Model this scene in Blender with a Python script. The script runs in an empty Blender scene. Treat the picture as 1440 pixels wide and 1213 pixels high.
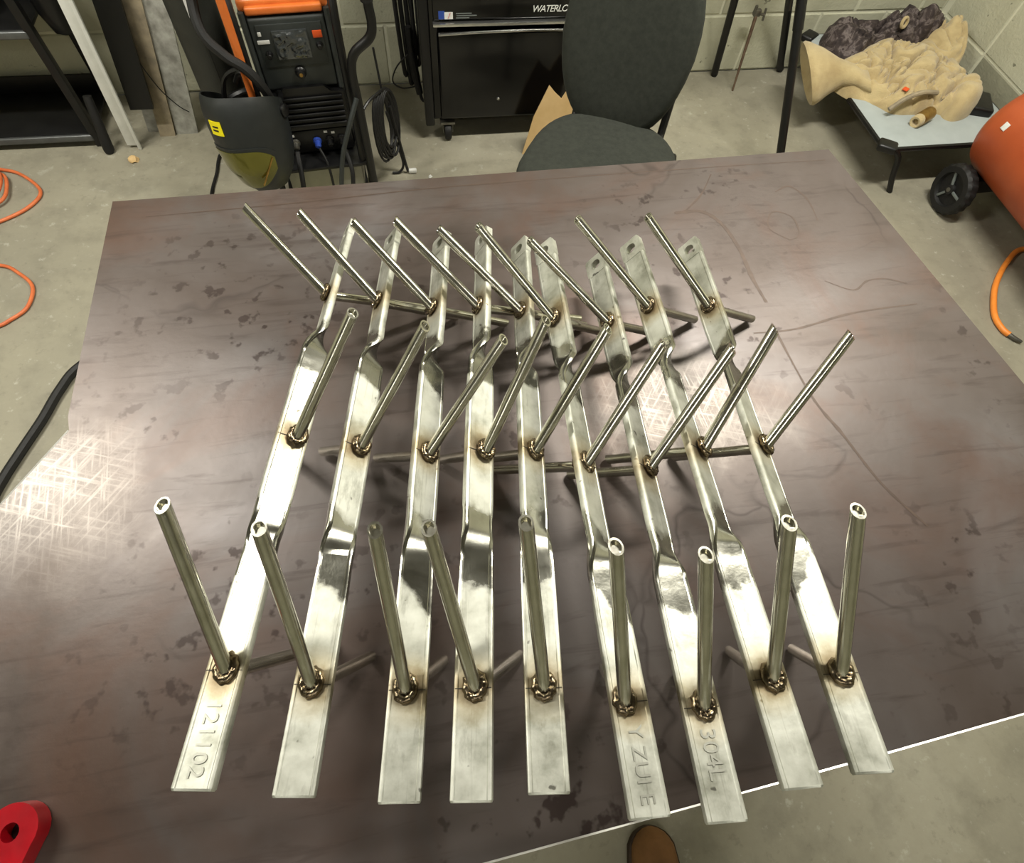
import bpy, bmesh, math, random
from mathutils import Vector, Matrix, noise
random.seed(7)
scene = bpy.context.scene
col = scene.collection
R = math.radians

# ------------------------------------------------------------------ camera
cam = bpy.data.cameras.new('camera')
cam.sensor_fit = 'HORIZONTAL'; cam.sensor_width = 36.0
cam.lens = 807.745 / 1440 * 36.0
cam.shift_y = -6.2 / 1440
cam.clip_start = 0.02; cam.clip_end = 50
camo = bpy.data.objects.new('camera', cam); col.objects.link(camo)
CR = Matrix(((0.984919657, 0.116938430, -0.127509502), (-0.163062539, 0.873747542, -0.458231209), (0.057826276, 0.472112949, 0.879639407)))
camo.matrix_world = Matrix.Translation((0, 0, 1.6)) @ CR.to_4x4()
scene.camera = camo

# ------------------------------------------------------------------ world, exposure
scene.view_settings.view_transform = 'Standard'
scene.view_settings.look = 'None'
scene.view_settings.gamma = 1.0
scene.view_settings.use_curve_mapping = False
scene.view_settings.exposure = 0.0
world = bpy.data.worlds.new('world'); scene.world = world; world.use_nodes = True
world.node_tree.nodes['Background'].inputs[0].default_value = (0.9, 0.95, 0.85, 1)
world.node_tree.nodes['Background'].inputs[1].default_value = 0.02

LAMPS = [(-1.55, 1.25, 2.68), (1.2, 1.25, 2.68), (0.1, -1.25, 2.68), (-1.55, -1.7, 2.68)]  # last two lamps are unseen, added to light the near side
LAMP_POWER = [64, 74, 8, 4]
ZT = 0.948           # top of the steel plate
WY = 2.659           # back wall
WX = 2.6             # right wall
CEIL = 2.75

# ------------------------------------------------------------------ helpers
def lin(c):
    return tuple(((v / 255) / 12.92 if v / 255 <= 0.04045 else (((v / 255) + 0.055) / 1.055) ** 2.4) for v in c) + (1.0,)

class NT:
    def __init__(s, name):
        s.m = bpy.data.materials.new(name); s.m.use_nodes = True
        s.t = s.m.node_tree; s.b = s.t.nodes['Principled BSDF']
    def n(s, typ, **kw):
        o = s.t.nodes.new(typ)
        for k, v in kw.items(): setattr(o, k, v)
        return o
    def l(s, a, b): s.t.links.new(a, b)
    def coord(s, kind='Object'):
        return s.n('ShaderNodeTexCoord').outputs[kind]
    def mapping(s, vec, scale=(1, 1, 1), rot=(0, 0, 0), loc=(0, 0, 0)):
        m = s.n('ShaderNodeMapping'); s.l(vec, m.inputs['Vector'])
        m.inputs['Scale'].default_value = scale; m.inputs['Rotation'].default_value = rot; m.inputs['Location'].default_value = loc
        return m.outputs[0]
    def noise(s, vec, scale, detail=4, rough=0.55, dist=0.0):
        o = s.n('ShaderNodeTexNoise'); s.l(vec, o.inputs['Vector'])
        o.inputs['Scale'].default_value = scale; o.inputs['Detail'].default_value = detail
        o.inputs['Roughness'].default_value = rough; o.inputs['Distortion'].default_value = dist
        return o.outputs['Fac']
    def ramp(s, fac, stops, interp='LINEAR'):
        o = s.n('ShaderNodeValToRGB'); s.l(fac, o.inputs[0]); e = o.color_ramp.elements; o.color_ramp.interpolation = interp
        while len(e) < len(stops): e.new(0.5)
        for i, (p, c) in enumerate(stops):
            e[i].position = p; e[i].color = c if len(c) == 4 else tuple(c) + (1,)
        return o.outputs[0]
    def mix(s, fac, a, b, blend='MIX'):
        o = s.n('ShaderNodeMix', data_type='RGBA', blend_type=blend)
        for v, i in ((fac, 0), (a, 6), (b, 7)):
            if hasattr(v, 'links'): s.l(v, o.inputs[i])
            else: o.inputs[i].default_value = v
        return o.outputs[2]
    def math(s, op, a, b=None, c=None):
        o = s.n('ShaderNodeMath', operation=op)
        for i, v in enumerate((a, b, c)):
            if v is None: continue
            if hasattr(v, 'links'): s.l(v, o.inputs[i])
            else: o.inputs[i].default_value = v
        return o.outputs[0]
    def bump(s, h, strength, dist=0.002):
        o = s.n('ShaderNodeBump'); s.l(h, o.inputs['Height']); o.inputs['Strength'].default_value = strength; o.inputs['Distance'].default_value = dist
        s.l(o.outputs[0], s.b.inputs['Normal'])
    def set(s, key, v):
        i = s.b.inputs[key]
        if hasattr(v, 'links'): s.l(v, i)
        else: i.default_value = v

def W(v): return (v, v, v, 1)

def simple(name, c1, c2=None, scale=8, rough=0.5, metal=0.0, bump=0.0, bscale=60, bdist=0.002, sheen=0.0, coat=0.0, spec=None):
    t = NT(name); co = t.coord()
    c2 = c2 or tuple(max(0, v * 0.8) for v in c1)
    f = t.noise(co, scale, 4)
    t.set('Base Color', t.ramp(f, [(0.3, lin(c1)), (0.7, lin(c2))]))
    rr = t.noise(co, scale * 2.3, 3)
    t.set('Roughness', t.math('MULTIPLY_ADD', rr, 0.16, rough - 0.08))
    t.set('Metallic', metal)
    if sheen: t.set('Sheen Weight', sheen); t.set('Sheen Roughness', 0.6)
    if coat: t.set('Coat Weight', coat); t.set('Coat Roughness', 0.15)
    if spec is not None: t.set('Specular IOR Level', spec)
    if bump: t.bump(t.noise(co, bscale, 5), bump, bdist)
    return t.m

class MB:
    """collects shapes in world coordinates; build() links them as one mesh object"""
    def __init__(s, xf=None):
        s.bm = bmesh.new(); s.xf = xf
    def _add(s, vs, fs):
        x = s.xf
        bv = [s.bm.verts.new((x @ Vector(v)) if x else v) for v in vs]
        for f in fs:
            try: s.bm.faces.new([bv[i] for i in f])
            except ValueError: pass
        return s
    def box(s, c, size, bev=0.0, rot=None, seg=2):
        b = bmesh.new(); bmesh.ops.create_cube(b, size=1.0)
        for v in b.verts: v.co = Vector((v.co.x * size[0], v.co.y * size[1], v.co.z * size[2]))
        if bev: bmesh.ops.bevel(b, geom=list(b.edges), offset=bev, segments=seg, profile=0.5, affect='EDGES')
        m = Matrix.Translation(c)
        if rot is not None: m = m @ (rot.to_4x4() if len(rot) == 3 and isinstance(rot, Matrix) else rot)
        b.verts.index_update()
        vs = [m @ v.co for v in b.verts]; fs = [[v.index for v in f.verts] for f in b.faces]
        b.free(); return s._add(vs, fs)
    def bar(s, a, b, w, h, bev=0.0, up=(0, 0, 1)):
        a = Vector(a); b = Vector(b); d = b - a; L = d.length; z = d.normalized(); u = Vector(up)
        if abs(z.dot(u)) > 0.98: u = Vector((0, 1, 0))
        x = u.cross(z).normalized(); y = z.cross(x)
        return s.box((a + b) / 2, (w, h, L), bev, Matrix((x, y, z)).transposed())
    def tube(s, pts, r, n=8, caps=True):
        pts = [Vector(p) for p in pts]; k = len(pts)
        rs = r if isinstance(r, (list, tuple)) else [r] * k
        t0 = (pts[1] - pts[0]).normalized(); u = t0.orthogonal().normalized(); vs = []; fs = []
        for i, p in enumerate(pts):
            t = (pts[min(i + 1, k - 1)] - pts[max(i - 1, 0)])
            t = t.normalized() if t.length > 1e-9 else t0
            u = (u - t * u.dot(t)); u = u.normalized() if u.length > 1e-6 else t.orthogonal().normalized()
            v = t.cross(u)
            for j in range(n):
                a = 2 * math.pi * j / n; vs.append(p + (u * math.cos(a) + v * math.sin(a)) * rs[i])
        for i in range(k - 1):
            for j in range(n):
                fs.append((i * n + j, i * n + (j + 1) % n, (i + 1) * n + (j + 1) % n, (i + 1) * n + j))
        if caps: fs.append(tuple(range(n))[::-1]); fs.append(tuple((k - 1) * n + j for j in range(n)))
        return s._add(vs, fs)
    def lathe(s, prof, n=24, m=None):
        """prof: (r, z) pairs, revolved about local z of matrix m"""
        m = m or Matrix(); vs = []; fs = []
        for r, z in prof:
            for j in range(n):
                a = 2 * math.pi * j / n; vs.append(m @ Vector((max(r, 1e-5) * math.cos(a), max(r, 1e-5) * math.sin(a), z)))
        for i in range(len(prof) - 1):
            for j in range(n): fs.append((i * n + j, i * n + (j + 1) % n, (i + 1) * n + (j + 1) % n, (i + 1) * n + j))
        fs.append(tuple(range(n))[::-1]); fs.append(tuple((len(prof) - 1) * n + j for j in range(n)))
        return s._add(vs, fs)
    def prism(s, poly, z0, z1, m=None):
        m = m or Matrix(); n = len(poly)
        vs = [m @ Vector((x, y, z0)) for x, y in poly] + [m @ Vector((x, y, z1)) for x, y in poly]
        fs = [tuple(range(n))[::-1], tuple(range(n, 2 * n))] + [(i, (i + 1) % n, n + (i + 1) % n, n + i) for i in range(n)]
        return s._add(vs, fs)
    def loft(s, rings, caps=True):
        n = len(rings[0]); vs = [Vector(p) for r in rings for p in r]; fs = []
        for i in range(len(rings) - 1):
            for j in range(n): fs.append((i * n + j, i * n + (j + 1) % n, (i + 1) * n + (j + 1) % n, (i + 1) * n + j))
        if caps: fs.append(tuple(range(n))[::-1]); fs.append(tuple((len(rings) - 1) * n + j for j in range(n)))
        return s._add(vs, fs)
    def torus(s, m, Rm, rm, n=20, k=8, sy=1.0, wob=0.0):
        vs = []; fs = []
        for i in range(n):
            a = 2 * math.pi * i / n; rr = rm * (1 + wob * math.sin(i * 2.4) + wob * random.uniform(-.6, .6)); R2 = Rm * (1 + 0.3 * wob * random.uniform(-1, 1))
            for j in range(k):
                b = 2 * math.pi * j / k; q = R2 + rr * math.cos(b)
                vs.append(m @ Vector((q * math.cos(a), q * math.sin(a) * sy, rr * math.sin(b))))
        for i in range(n):
            for j in range(k): fs.append((i * k + j, ((i + 1) % n) * k + j, ((i + 1) % n) * k + (j + 1) % k, i * k + (j + 1) % k))
        return s._add(vs, fs)
    def mesh(s, name, inv=None, angle=35):
        bmesh.ops.recalc_face_normals(s.bm, faces=list(s.bm.faces))
        if inv: bmesh.ops.transform(s.bm, matrix=inv, verts=list(s.bm.verts))
        me = bpy.data.meshes.new(name); s.bm.to_mesh(me); s.bm.free()
        me.polygons.foreach_set('use_smooth', [True] * len(me.polygons))
        me.set_sharp_from_angle(angle=R(angle)); return me
    def build(s, name, mat, parent=None, angle=35, label=None):
        inv = None
        if parent is not None:
            r = parent.parent or parent
            if 'root' not in r: inv = (r.matrix_basis @ parent.matrix_basis if parent.parent else parent.matrix_basis).inverted()
        o = bpy.data.objects.new(name, s.mesh(name, inv, angle)); col.objects.link(o)
        if isinstance(mat, (list, tuple)):
            for m in mat: o.data.materials.append(m)
        else: o.data.materials.append(mat)
        if parent is not None: o.parent = parent
        if label: o['label'] = label
        return o

def tag(o, label, cat, group=None):
    o['label'] = label; o['category'] = cat
    if group: o['group'] = group
    return o
def thing(name, label, cat, loc=(0, 0, 0), rotz=0.0, group=None, mat=None):
    o = bpy.data.objects.new(name, None); col.objects.link(o); o.empty_display_size = 0.05
    o.matrix_basis = mat if mat is not None else Matrix.Translation(loc) @ Matrix.Rotation(rotz, 4, 'Z')
    return tag(o, label, cat, group)
def top(name, mb, mat, label, cat, origin, group=None, angle=35):
    o = bpy.data.objects.new(name, mb.mesh(name, Matrix.Translation(origin).inverted(), angle)); col.objects.link(o)
    o.matrix_basis = Matrix.Translation(origin); o.data.materials.append(mat)
    return tag(o, label, cat, group)
def struct(name, mb, mat, parent=None):
    o = mb.build(name, mat, parent)
    if parent is None: o['kind'] = 'structure'
    return o
def spline(pts, k=8):
    P = [Vector(p) for p in pts]; out = []
    for i in range(len(P) - 1):
        a = P[max(i - 1, 0)]; b = P[i]; c = P[i + 1]; d = P[min(i + 2, len(P) - 1)]
        for j in range(k):
            t = j / k; out.append(0.5 * ((2 * b) + (c - a) * t + (2 * a - 5 * b + 4 * c - d) * t * t + (3 * b - a - 3 * c + d) * t ** 3))
    out.append(P[-1]); return out
def text_mesh(body, size, shear=0.0, extrude=0.0002, spacing=1.0):
    c = bpy.data.curves.new('text', 'FONT'); c.body = body; c.size = size; c.shear = shear; c.extrude = extrude; c.resolution_u = 3
    c.space_character = spacing; c.align_x = 'CENTER'; c.align_y = 'CENTER'
    o = bpy.data.objects.new('text', c); col.objects.link(o)
    dg = bpy.context.evaluated_depsgraph_get(); dg.update()
    me = bpy.data.meshes.new_from_object(o.evaluated_get(dg)); bpy.data.objects.remove(o); bpy.data.curves.remove(c)
    return me
def text_part(name, body, size, m, mat, parent, **kw):
    me = text_mesh(body, size, **kw); me.transform(parent.matrix_basis.inverted() @ m)
    me.materials.clear(); me.materials.append(mat)
    o = bpy.data.objects.new(name, me); col.objects.link(o); o.parent = parent; return o
def se(a, p):  # superellipse helper
    return math.copysign(abs(a) ** p, a)

# ------------------------------------------------------------------ materials
def m_concrete():
    t = NT('concrete_floor'); co = t.coord()
    a = t.noise(co, 1.3, 6, 0.6); b = t.noise(co, 9, 8, 0.65); c = t.noise(co, 60, 4)
    base = t.ramp(a, [(0.3, lin((138, 134, 119))), (0.55, lin((154, 149, 131))), (0.75, lin((166, 162, 145)))])
    base = t.mix(t.ramp(b, [(0.36, W(0.38)), (0.52, W(0))]), base, lin((116, 112, 99)))
    base = t.mix(t.ramp(b, [(0.64, W(0)), (0.74, W(0.55))]), base, lin((192, 189, 176)))
    base = t.mix(t.math('MULTIPLY', c, 0.16), base, lin((110, 106, 94)))
    e = t.noise(t.mapping(co, loc=(5, 3, 0)), 24, 6, 0.7)
    base = t.mix(t.ramp(e, [(0.60, W(0)), (0.70, W(0.45))]), base, lin((198, 195, 183)))
    base = t.mix(t.ramp(e, [(0.32, W(0.4)), (0.42, W(0))]), base, lin((112, 108, 96)))
    t.set('Base Color', base); t.set('Roughness', t.math('MULTIPLY_ADD', b, 0.25, 0.5))
    t.bump(t.math('ADD', b, t.math('MULTIPLY', c, 0.3)), 0.25, 0.004); return t.m
def m_block(name, c1, c2):
    t = NT(name); co = t.coord('Object'); inf = t.n('ShaderNodeObjectInfo')
    ad = t.n('ShaderNodeVectorMath', operation='ADD'); t.l(co, ad.inputs[0]); t.l(inf.outputs['Location'], ad.inputs[1]); v = ad.outputs[0]
    a = t.noise(v, 3.2, 6, 0.6); g = t.noise(v, 90, 3); p = t.noise(v, 28, 2)
    base = t.ramp(a, [(0.3, lin(c2)), (0.65, lin(c1))])
    base = t.mix(t.math('MULTIPLY', inf.outputs['Random'], 0.22), base, lin(tuple(v * 0.72 for v in c1)))
    base = t.mix(t.ramp(p, [(0.24, W(0.7)), (0.29, W(0))]), base, lin((84, 84, 68)))
    t.set('Base Color', base); t.set('Roughness', 0.62)
    t.bump(t.math('ADD', g, t.math('MULTIPLY', p, 0.6)), 0.55, 0.004); return t.m
def m_plate():
    t = NT('mill_scale_steel'); co = t.coord()
    big = t.noise(co, 2.2, 5, 0.55, 0.6); mid = t.noise(co, 9, 8, 0.62, 0.4); fine = t.noise(co, 120, 3)
    base = t.ramp(big, [(0.30, lin((62, 54, 48))), (0.43, lin((84, 74, 69))), (0.55, lin((95, 87, 84))), (0.68, lin((116, 111, 111)))])
    # warm rusty clouds
    rust = t.ramp(t.noise(t.mapping(co, (1, 1, 1), loc=(3.1, 1.7, 0)), 3.4, 6, 0.6, 0.8), [(0.50, W(0)), (0.68, W(0.5))])
    base = t.mix(rust, base, lin((92, 64, 50)))
    # dark finger-print and drip spots
    sp = t.ramp(t.noise(t.mapping(co, loc=(7, 2, 0)), 44, 3, 0.5), [(0.60, W(0)), (0.66, W(0.8))])
    spm = t.ramp(t.noise(t.mapping(co, loc=(1, 9, 0)), 3.0, 2), [(0.46, W(0)), (0.62, W(1))])
    base = t.mix(t.math('MULTIPLY', sp, spm), base, lin((42, 28, 24)))
    # soft streaks dragged along the sheet
    st = t.ramp(t.noise(t.mapping(co, (1.6, 14, 1), (0, 0, R(16))), 5, 6, 0.6, 0.5), [(0.55, W(0)), (0.72, W(0.42))])
    base = t.mix(st, base, lin((52, 40, 36)))
    # wandering pale and dark scribed lines
    wv = t.n('ShaderNodeTexVoronoi', feature='DISTANCE_TO_EDGE'); wv.inputs['Scale'].default_value = 3.3
    dv = t.n('ShaderNodeTexNoise'); t.l(co, dv.inputs['Vector']); dv.inputs['Scale'].default_value = 3.0; dv.inputs['Detail'].default_value = 4
    av = t.n('ShaderNodeVectorMath', operation='MULTIPLY_ADD'); t.l(dv.outputs['Color'], av.inputs[0]); av.inputs[1].default_value = (0.55, 0.55, 0); t.l(co, av.inputs[2])
    t.l(av.outputs[0], wv.inputs['Vector'])
    ln = t.ramp(wv.outputs['Distance'], [(0.0, W(0.55)), (0.016, W(0.0))])
    lm = t.ramp(t.noise(t.mapping(co, loc=(4, 4, 0)), 2.6, 3), [(0.5, W(0)), (0.6, W(1))])
    base = t.mix(t.math('MULTIPLY', ln, lm), base, lin((40, 30, 27)))
    # bright ground-bare patches with crossed scratches: one by the notch at the left, one at right centre
    sx = t.n('ShaderNodeSeparateXYZ'); t.l(co, sx.inputs[0])
    def patch(cx, cy, rx, ry, lo, hi):
        dx = t.math('DIVIDE', t.math('SUBTRACT', sx.outputs[0], cx), rx); dy = t.math('DIVIDE', t.math('SUBTRACT', sx.outputs[1], cy), ry)
        d = t.math('SQRT', t.math('ADD', t.math('MULTIPLY', dx, dx), t.math('MULTIPLY', dy, dy)))
        d = t.math('ADD', d, t.math('MULTIPLY', t.math('SUBTRACT', mid, 0.5), 1.5))
        return t.ramp(d, [(lo, W(1)), (hi, W(0))])
    pa = t.math('MAXIMUM', patch(-0.63, -0.03, 0.17, 0.13, 0.2, 0.95), patch(0.17, -0.0, 0.19, 0.12, 0.3, 0.95))
    rs = lambda a, sc: t.mapping(t.mapping(co, rot=(0, 0, R(a))), sc)
    s1 = t.noise(rs(-52, (2.2, 42, 1)), 7, 3, 0.6); s2 = t.noise(rs(20, (2.5, 50, 1)), 7, 3, 0.6); s3 = t.noise(rs(-96, (2.5, 55, 1)), 7, 3, 0.6)
    scr = t.ramp(t.math('MAXIMUM', t.math('MAXIMUM', s1, s2), s3), [(0.50, W(0.05)), (0.72, W(1))])
    bare = t.math('MULTIPLY', pa, t.math('MULTIPLY_ADD', t.math('MULTIPLY', scr, mid), 1.0, 0.34))
    base = t.mix(bare, base, lin((128, 123, 117)))
    t.set('Base Color', base)
    t.set('Metallic', t.math('MULTIPLY_ADD', bare, 0.35, 0.5))
    ro = t.math('MULTIPLY_ADD', mid, 0.24, 0.30)
    t.set('Roughness', t.math('SUBTRACT', t.math('ADD', ro, t.math('MULTIPLY', pa, 0.12)), t.math('MULTIPLY', bare, 0.20)))
    t.bump(t.math('ADD', t.math('MULTIPLY', mid, 0.7), t.math('MULTIPLY', fine, 0.22)), 0.14, 0.003); return t.m
NODE_S = (0.079, 0.31, 0.524); TW = (0.207, 0.440)
def m_bar():
    t = NT('stainless_flat_bar'); co = t.coord(); inf = t.n('ShaderNodeObjectInfo'); rnd = inf.outputs['Random']
    cb = t.n('ShaderNodeCombineXYZ')
    t.l(t.math('MULTIPLY', rnd, 37.0), cb.inputs[0]); t.l(t.math('MULTIPLY', rnd, 11.0), cb.inputs[1])
    ad = t.n('ShaderNodeVectorMath', operation='ADD'); t.l(co, ad.inputs[0]); t.l(cb.outputs[0], ad.inputs[1]); v = ad.outputs[0]
    sx = t.n('ShaderNodeSeparateXYZ'); t.l(co, sx.inputs[0]); y = sx.outputs[1]; x = sx.outputs[0]
    cloud = t.noise(v, 28, 5, 0.6); spk = t.noise(v, 190, 3, 0.6); strk = t.noise(t.mapping(v, (300, 9, 300)), 1.0, 3)
    base = t.ramp(cloud, [(0.30, lin((150, 151, 138))), (0.45, lin((188, 189, 178))), (0.6, lin((206, 207, 197))), (0.75, lin((214, 215, 206)))])
    smg = t.noise(t.mapping(v, (70, 22, 70)), 1.0, 6, 0.65)
    base = t.mix(t.ramp(smg, [(0.56, W(0)), (0.70, W(0.5))]), base, lin((120, 119, 106)))
    base = t.mix(t.ramp(t.noise(v, 85, 2, 0.5), [(0.71, W(0)), (0.75, W(0.8))]), base, lin((70, 66, 58)))
    base = t.mix(t.ramp(strk, [(0.6, W(0)), (0.75, W(0.35))]), base, lin((120, 118, 106)))
    def near(s, w, a):
        d = t.math('ABSOLUTE', t.math('SUBTRACT', y, s))
        d = t.math('ADD', d, t.math('MULTIPLY', t.math('SUBTRACT', cloud, 0.5), a))
        return t.ramp(t.math('DIVIDE', d, w), [(0.62, W(1)), (0.8, W(0))])
    # planished, polished zones about the twists
    sk = t.math('MULTIPLY', x, t.math('MULTIPLY_ADD', rnd, 3.0, -1.5))
    y0 = y; y = t.math('ADD', y0, sk)
    pol = t.math('MAXIMUM', near(TW[0] - 0.008, 0.055, 0.05), near(TW[1] - 0.008, 0.05, 0.05))
    y = y0
    heat = t.math('MAXIMUM', t.math('MAXIMUM', near(NODE_S[0], 0.026, 0.035), near(NODE_S[1], 0.024, 0.035)), near(NODE_S[2], 0.026, 0.035))
    base = t.mix(t.math('MULTIPLY', pol, 0.7), base, lin((150, 148, 138)))
    def scorch(s, r0, r1):
        vd = t.n('ShaderNodeVectorMath', operation='DISTANCE'); t.l(co, vd.inputs[0]); vd.inputs[1].default_value = (0, s, -0.003)
        d = t.math('ADD', vd.outputs['Value'], t.math('MULTIPLY', t.math('SUBTRACT', cloud, 0.5), 0.022))
        mr = t.n('ShaderNodeMapRange'); t.l(d, mr.inputs[0]); mr.inputs[1].default_value = r0; mr.inputs[2].default_value = r1; mr.inputs[3].default_value = 1; mr.inputs[4].default_value = 0
        return mr.outputs[0]
    def any3(r0, r1): return t.math('MAXIMUM', t.math('MAXIMUM', scorch(NODE_S[0], r0, r1), scorch(NODE_S[1], r0, r1)), scorch(NODE_S[2], r0, r1))
    base = t.mix(t.math('MULTIPLY', any3(0.012, 0.032), 0.55), base, lin((172, 150, 98)))
    base = t.mix(t.math('MULTIPLY', any3(0.007, 0.019), 0.75), base, lin((104, 84, 56)))
    t.set('Base Color', base); t.set('Metallic', t.math('MULTIPLY_ADD', pol, 0.25, 0.72))
    ro = t.math('MULTIPLY_ADD', cloud, 0.2, 0.36)
    t.set('Roughness', t.math('SUBTRACT', ro, t.math('MULTIPLY', pol, 0.26)))
    t.bump(t.math('ADD', t.math('MULTIPLY', cloud, 0.8), t.math('MULTIPLY', spk, 0.12)), 0.22, 0.002); return t.m
def m_camo():
    t = NT('dark_patterned_cloth'); co = t.coord(); a = t.noise(co, 26, 4, 0.6, 0.8)
    t.set('Base Color', t.ramp(a, [(0.36, lin((38, 30, 30))), (0.5, lin((62, 52, 50))), (0.6, lin((110, 100, 98))), (0.68, lin((52, 42, 42)))]))
    t.set('Roughness', 0.85); t.bump(t.noise(co, 120, 4), 0.5, 0.003); return t.m

MAT = dict(
    concrete=m_concrete(), block=m_block('painted_block', (204, 203, 180), (184, 183, 160)), block_dark=m_block('bare_block', (156, 155, 134), (140, 139, 120)),
    mortar=simple('painted_mortar', (222, 221, 200), (206, 205, 184), 6, 0.7, bump=0.3, bscale=80),
    wall=simple('painted_wall', (170, 170, 150), (156, 156, 136), 2, 0.65), ceiling=simple('grey_ceiling', (112, 110, 102), (98, 96, 90), 2, 0.85),
    plate=m_plate(), bare_edge=simple('bright_cut_steel', (244, 243, 238), (228, 226, 220), 90, 0.34, 0.6),
    bar=m_bar(), rod=simple('stainless_tube', (214, 212, 200), (190, 187, 172), 60, 0.19, 0.97, bump=0.05, bscale=220, bdist=0.0006),
    weld=simple('weld_bead', (150, 136, 112), (92, 78, 62), 260, 0.16, 0.95, bump=0.5, bscale=420, bdist=0.001),
    scribe=simple('scribed_line', (74, 68, 58), (60, 54, 46), 90, 0.6, 0.4), etch=simple('etched_marking', (178, 178, 168), (166, 166, 156), 60, 0.45, 0.72),
    black=simple('black_paint', (7, 7, 8), (11, 11, 12), 20, 0.42), gloss=simple('black_gloss_paint', (5, 5, 6), (8, 8, 9), 10, 0.16),
    rubber=simple('black_rubber', (11, 11, 11), (18, 17, 17), 40, 0.62, bump=0.2, bscale=120), plastic=simple('dark_grey_plastic', (48, 52, 51), (40, 44, 43), 30, 0.5, bump=0.15, bscale=300, bdist=0.0006),
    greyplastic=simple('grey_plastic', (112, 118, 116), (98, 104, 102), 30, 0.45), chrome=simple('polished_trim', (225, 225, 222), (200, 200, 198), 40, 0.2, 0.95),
    dullsteel=simple('dull_steel', (130, 128, 120), (96, 94, 88), 40, 0.42, 0.8), shelfmetal=simple('dark_shelf_steel', (14, 14, 15), (22, 22, 22), 14, 0.45, 0.2),
    shelflip=simple('grey_shelf_edge', (104, 106, 106), (84, 86, 86), 20, 0.4, 0.5),  # front lip, lighter grey than the shelf
    fabric=simple('charcoal_upholstery', (46, 49, 42), (36, 39, 33), 60, 0.95, bump=0.5, bscale=500, bdist=0.0012),
    orange=simple('orange_paint', (222, 122, 56), (200, 100, 40), 12, 0.36), tank=simple('orange_red_paint', (178, 84, 44), (162, 72, 36), 8, 0.42, bump=0.12, bscale=260, bdist=0.001),
    hose=simple('orange_rubber_hose', (222, 122, 72), (198, 100, 56), 30, 0.5), hose2=simple('bright_orange_hose', (240, 146, 58), (226, 130, 46), 30, 0.45),
    white=simple('white_paint', (232, 233, 228), (212, 213, 207), 12, 0.5), wood=simple('weathered_grey_board', (168, 167, 158), (112, 110, 102), 26, 0.7, bump=0.3, bscale=60),
    wood2=simple('brownish_board', (166, 152, 126), (124, 114, 96), 26, 0.7, bump=0.3, bscale=60), cyl=simple('dark_grey_cylinder_paint', (48, 49, 44), (38, 39, 35), 14, 0.55, bump=0.15, bscale=200),
    helmet=simple('matt_black_shell', (34, 37, 37), (28, 31, 31), 30, 0.5, bump=0.12, bscale=500, bdist=0.0005), visor=simple('gold_tinted_visor', (112, 108, 30), (86, 84, 20), 5, 0.12, 0.55, coat=0.6),
    yellow=simple('yellow_label', (240, 226, 10), (232, 216, 8), 20, 0.5), blue=simple('blue_plastic', (40, 66, 168), (60, 92, 190), 60, 0.4),
    label=simple('white_label', (226, 226, 222), (214, 214, 210), 60, 0.55), red=simple('red_paint', (168, 10, 26), (140, 6, 20), 40, 0.34, coat=0.4),
    tan=simple('tan_fleece', (192, 173, 128), (168, 147, 104), 16, 0.95, bump=0.7, bscale=240, bdist=0.003, sheen=0.3), camo=m_camo(),
    cot=simple('grey_cot_fabric', (170, 178, 178), (158, 166, 166), 10, 0.75, bump=0.2, bscale=400, bdist=0.0008), cardboard=simple('cardboard', (222, 190, 138), (208, 174, 120), 12, 0.8),
    boot=simple('tan_nubuck', (146, 104, 62), (116, 80, 44), 18, 0.8, bump=0.3, bscale=180), sole=simple('brown_sole', (70, 52, 36), (52, 38, 26), 20, 0.7),
    film=simple('glossy_screen_film', (70, 74, 76), (50, 54, 56), 30, 0.08, 0.2, bump=0.6, bscale=34, bdist=0.006, coat=1.0), brass=simple('brass', (176, 140, 76), (140, 108, 56), 40, 0.35, 0.8),
    rust=simple('rusty_rod', (118, 98, 80), (92, 72, 58), 40, 0.6, 0.4), pale=simple('pale_grey_box', (176, 174, 160), (158, 156, 142), 14, 0.7), redmark=simple('orange_red_print', (226, 88, 30), (214, 80, 26), 30, 0.6),
    logo_blue=simple('blue_print', (44, 72, 150), (44, 72, 150), 10, 0.4), logo_red=simple('red_print', (186, 40, 50), (186, 40, 50), 10, 0.4), stain=simple('brown_stain', (84, 68, 58), (72, 58, 50), 60, 0.5, 0.3), hole=simple('dark_bore', (14, 12, 12), (20, 18, 16), 40, 0.6),
)

# ------------------------------------------------------------------ room shell
X0, Y0 = -3.0, -2.6
struct('floor', MB().box(((X0 + WX) / 2, (Y0 + WY) / 2, -0.05), (WX - X0, WY - Y0, 0.1)), MAT['concrete'])
struct('ceiling', MB().box(((X0 + WX) / 2, (Y0 + WY) / 2, CEIL + 0.05), (WX - X0, WY - Y0, 0.1)), MAT['ceiling'])
struct('wall_left', MB().box((X0 - 0.05, (Y0 + WY) / 2, CEIL / 2), (0.1, WY - Y0, CEIL)), MAT['wall'])
struct('wall_front', MB().box(((X0 + WX) / 2, Y0 - 0.05, CEIL / 2), (WX - X0, 0.1, CEIL)), MAT['wall'])
wb = struct('wall_back', MB().box(((X0 + WX) / 2, WY + 0.055, CEIL / 2), (WX - X0 + 0.2, 0.1, CEIL)), MAT['mortar'])
wr = struct('wall_right', MB().box((WX + 0.055, (Y0 + WY) / 2, CEIL / 2), (0.1, WY - Y0, CEIL)), MAT['mortar'])
BL, BH, J, DEP = 0.334, 0.25, 0.010, 0.005
_bm = {}
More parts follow.
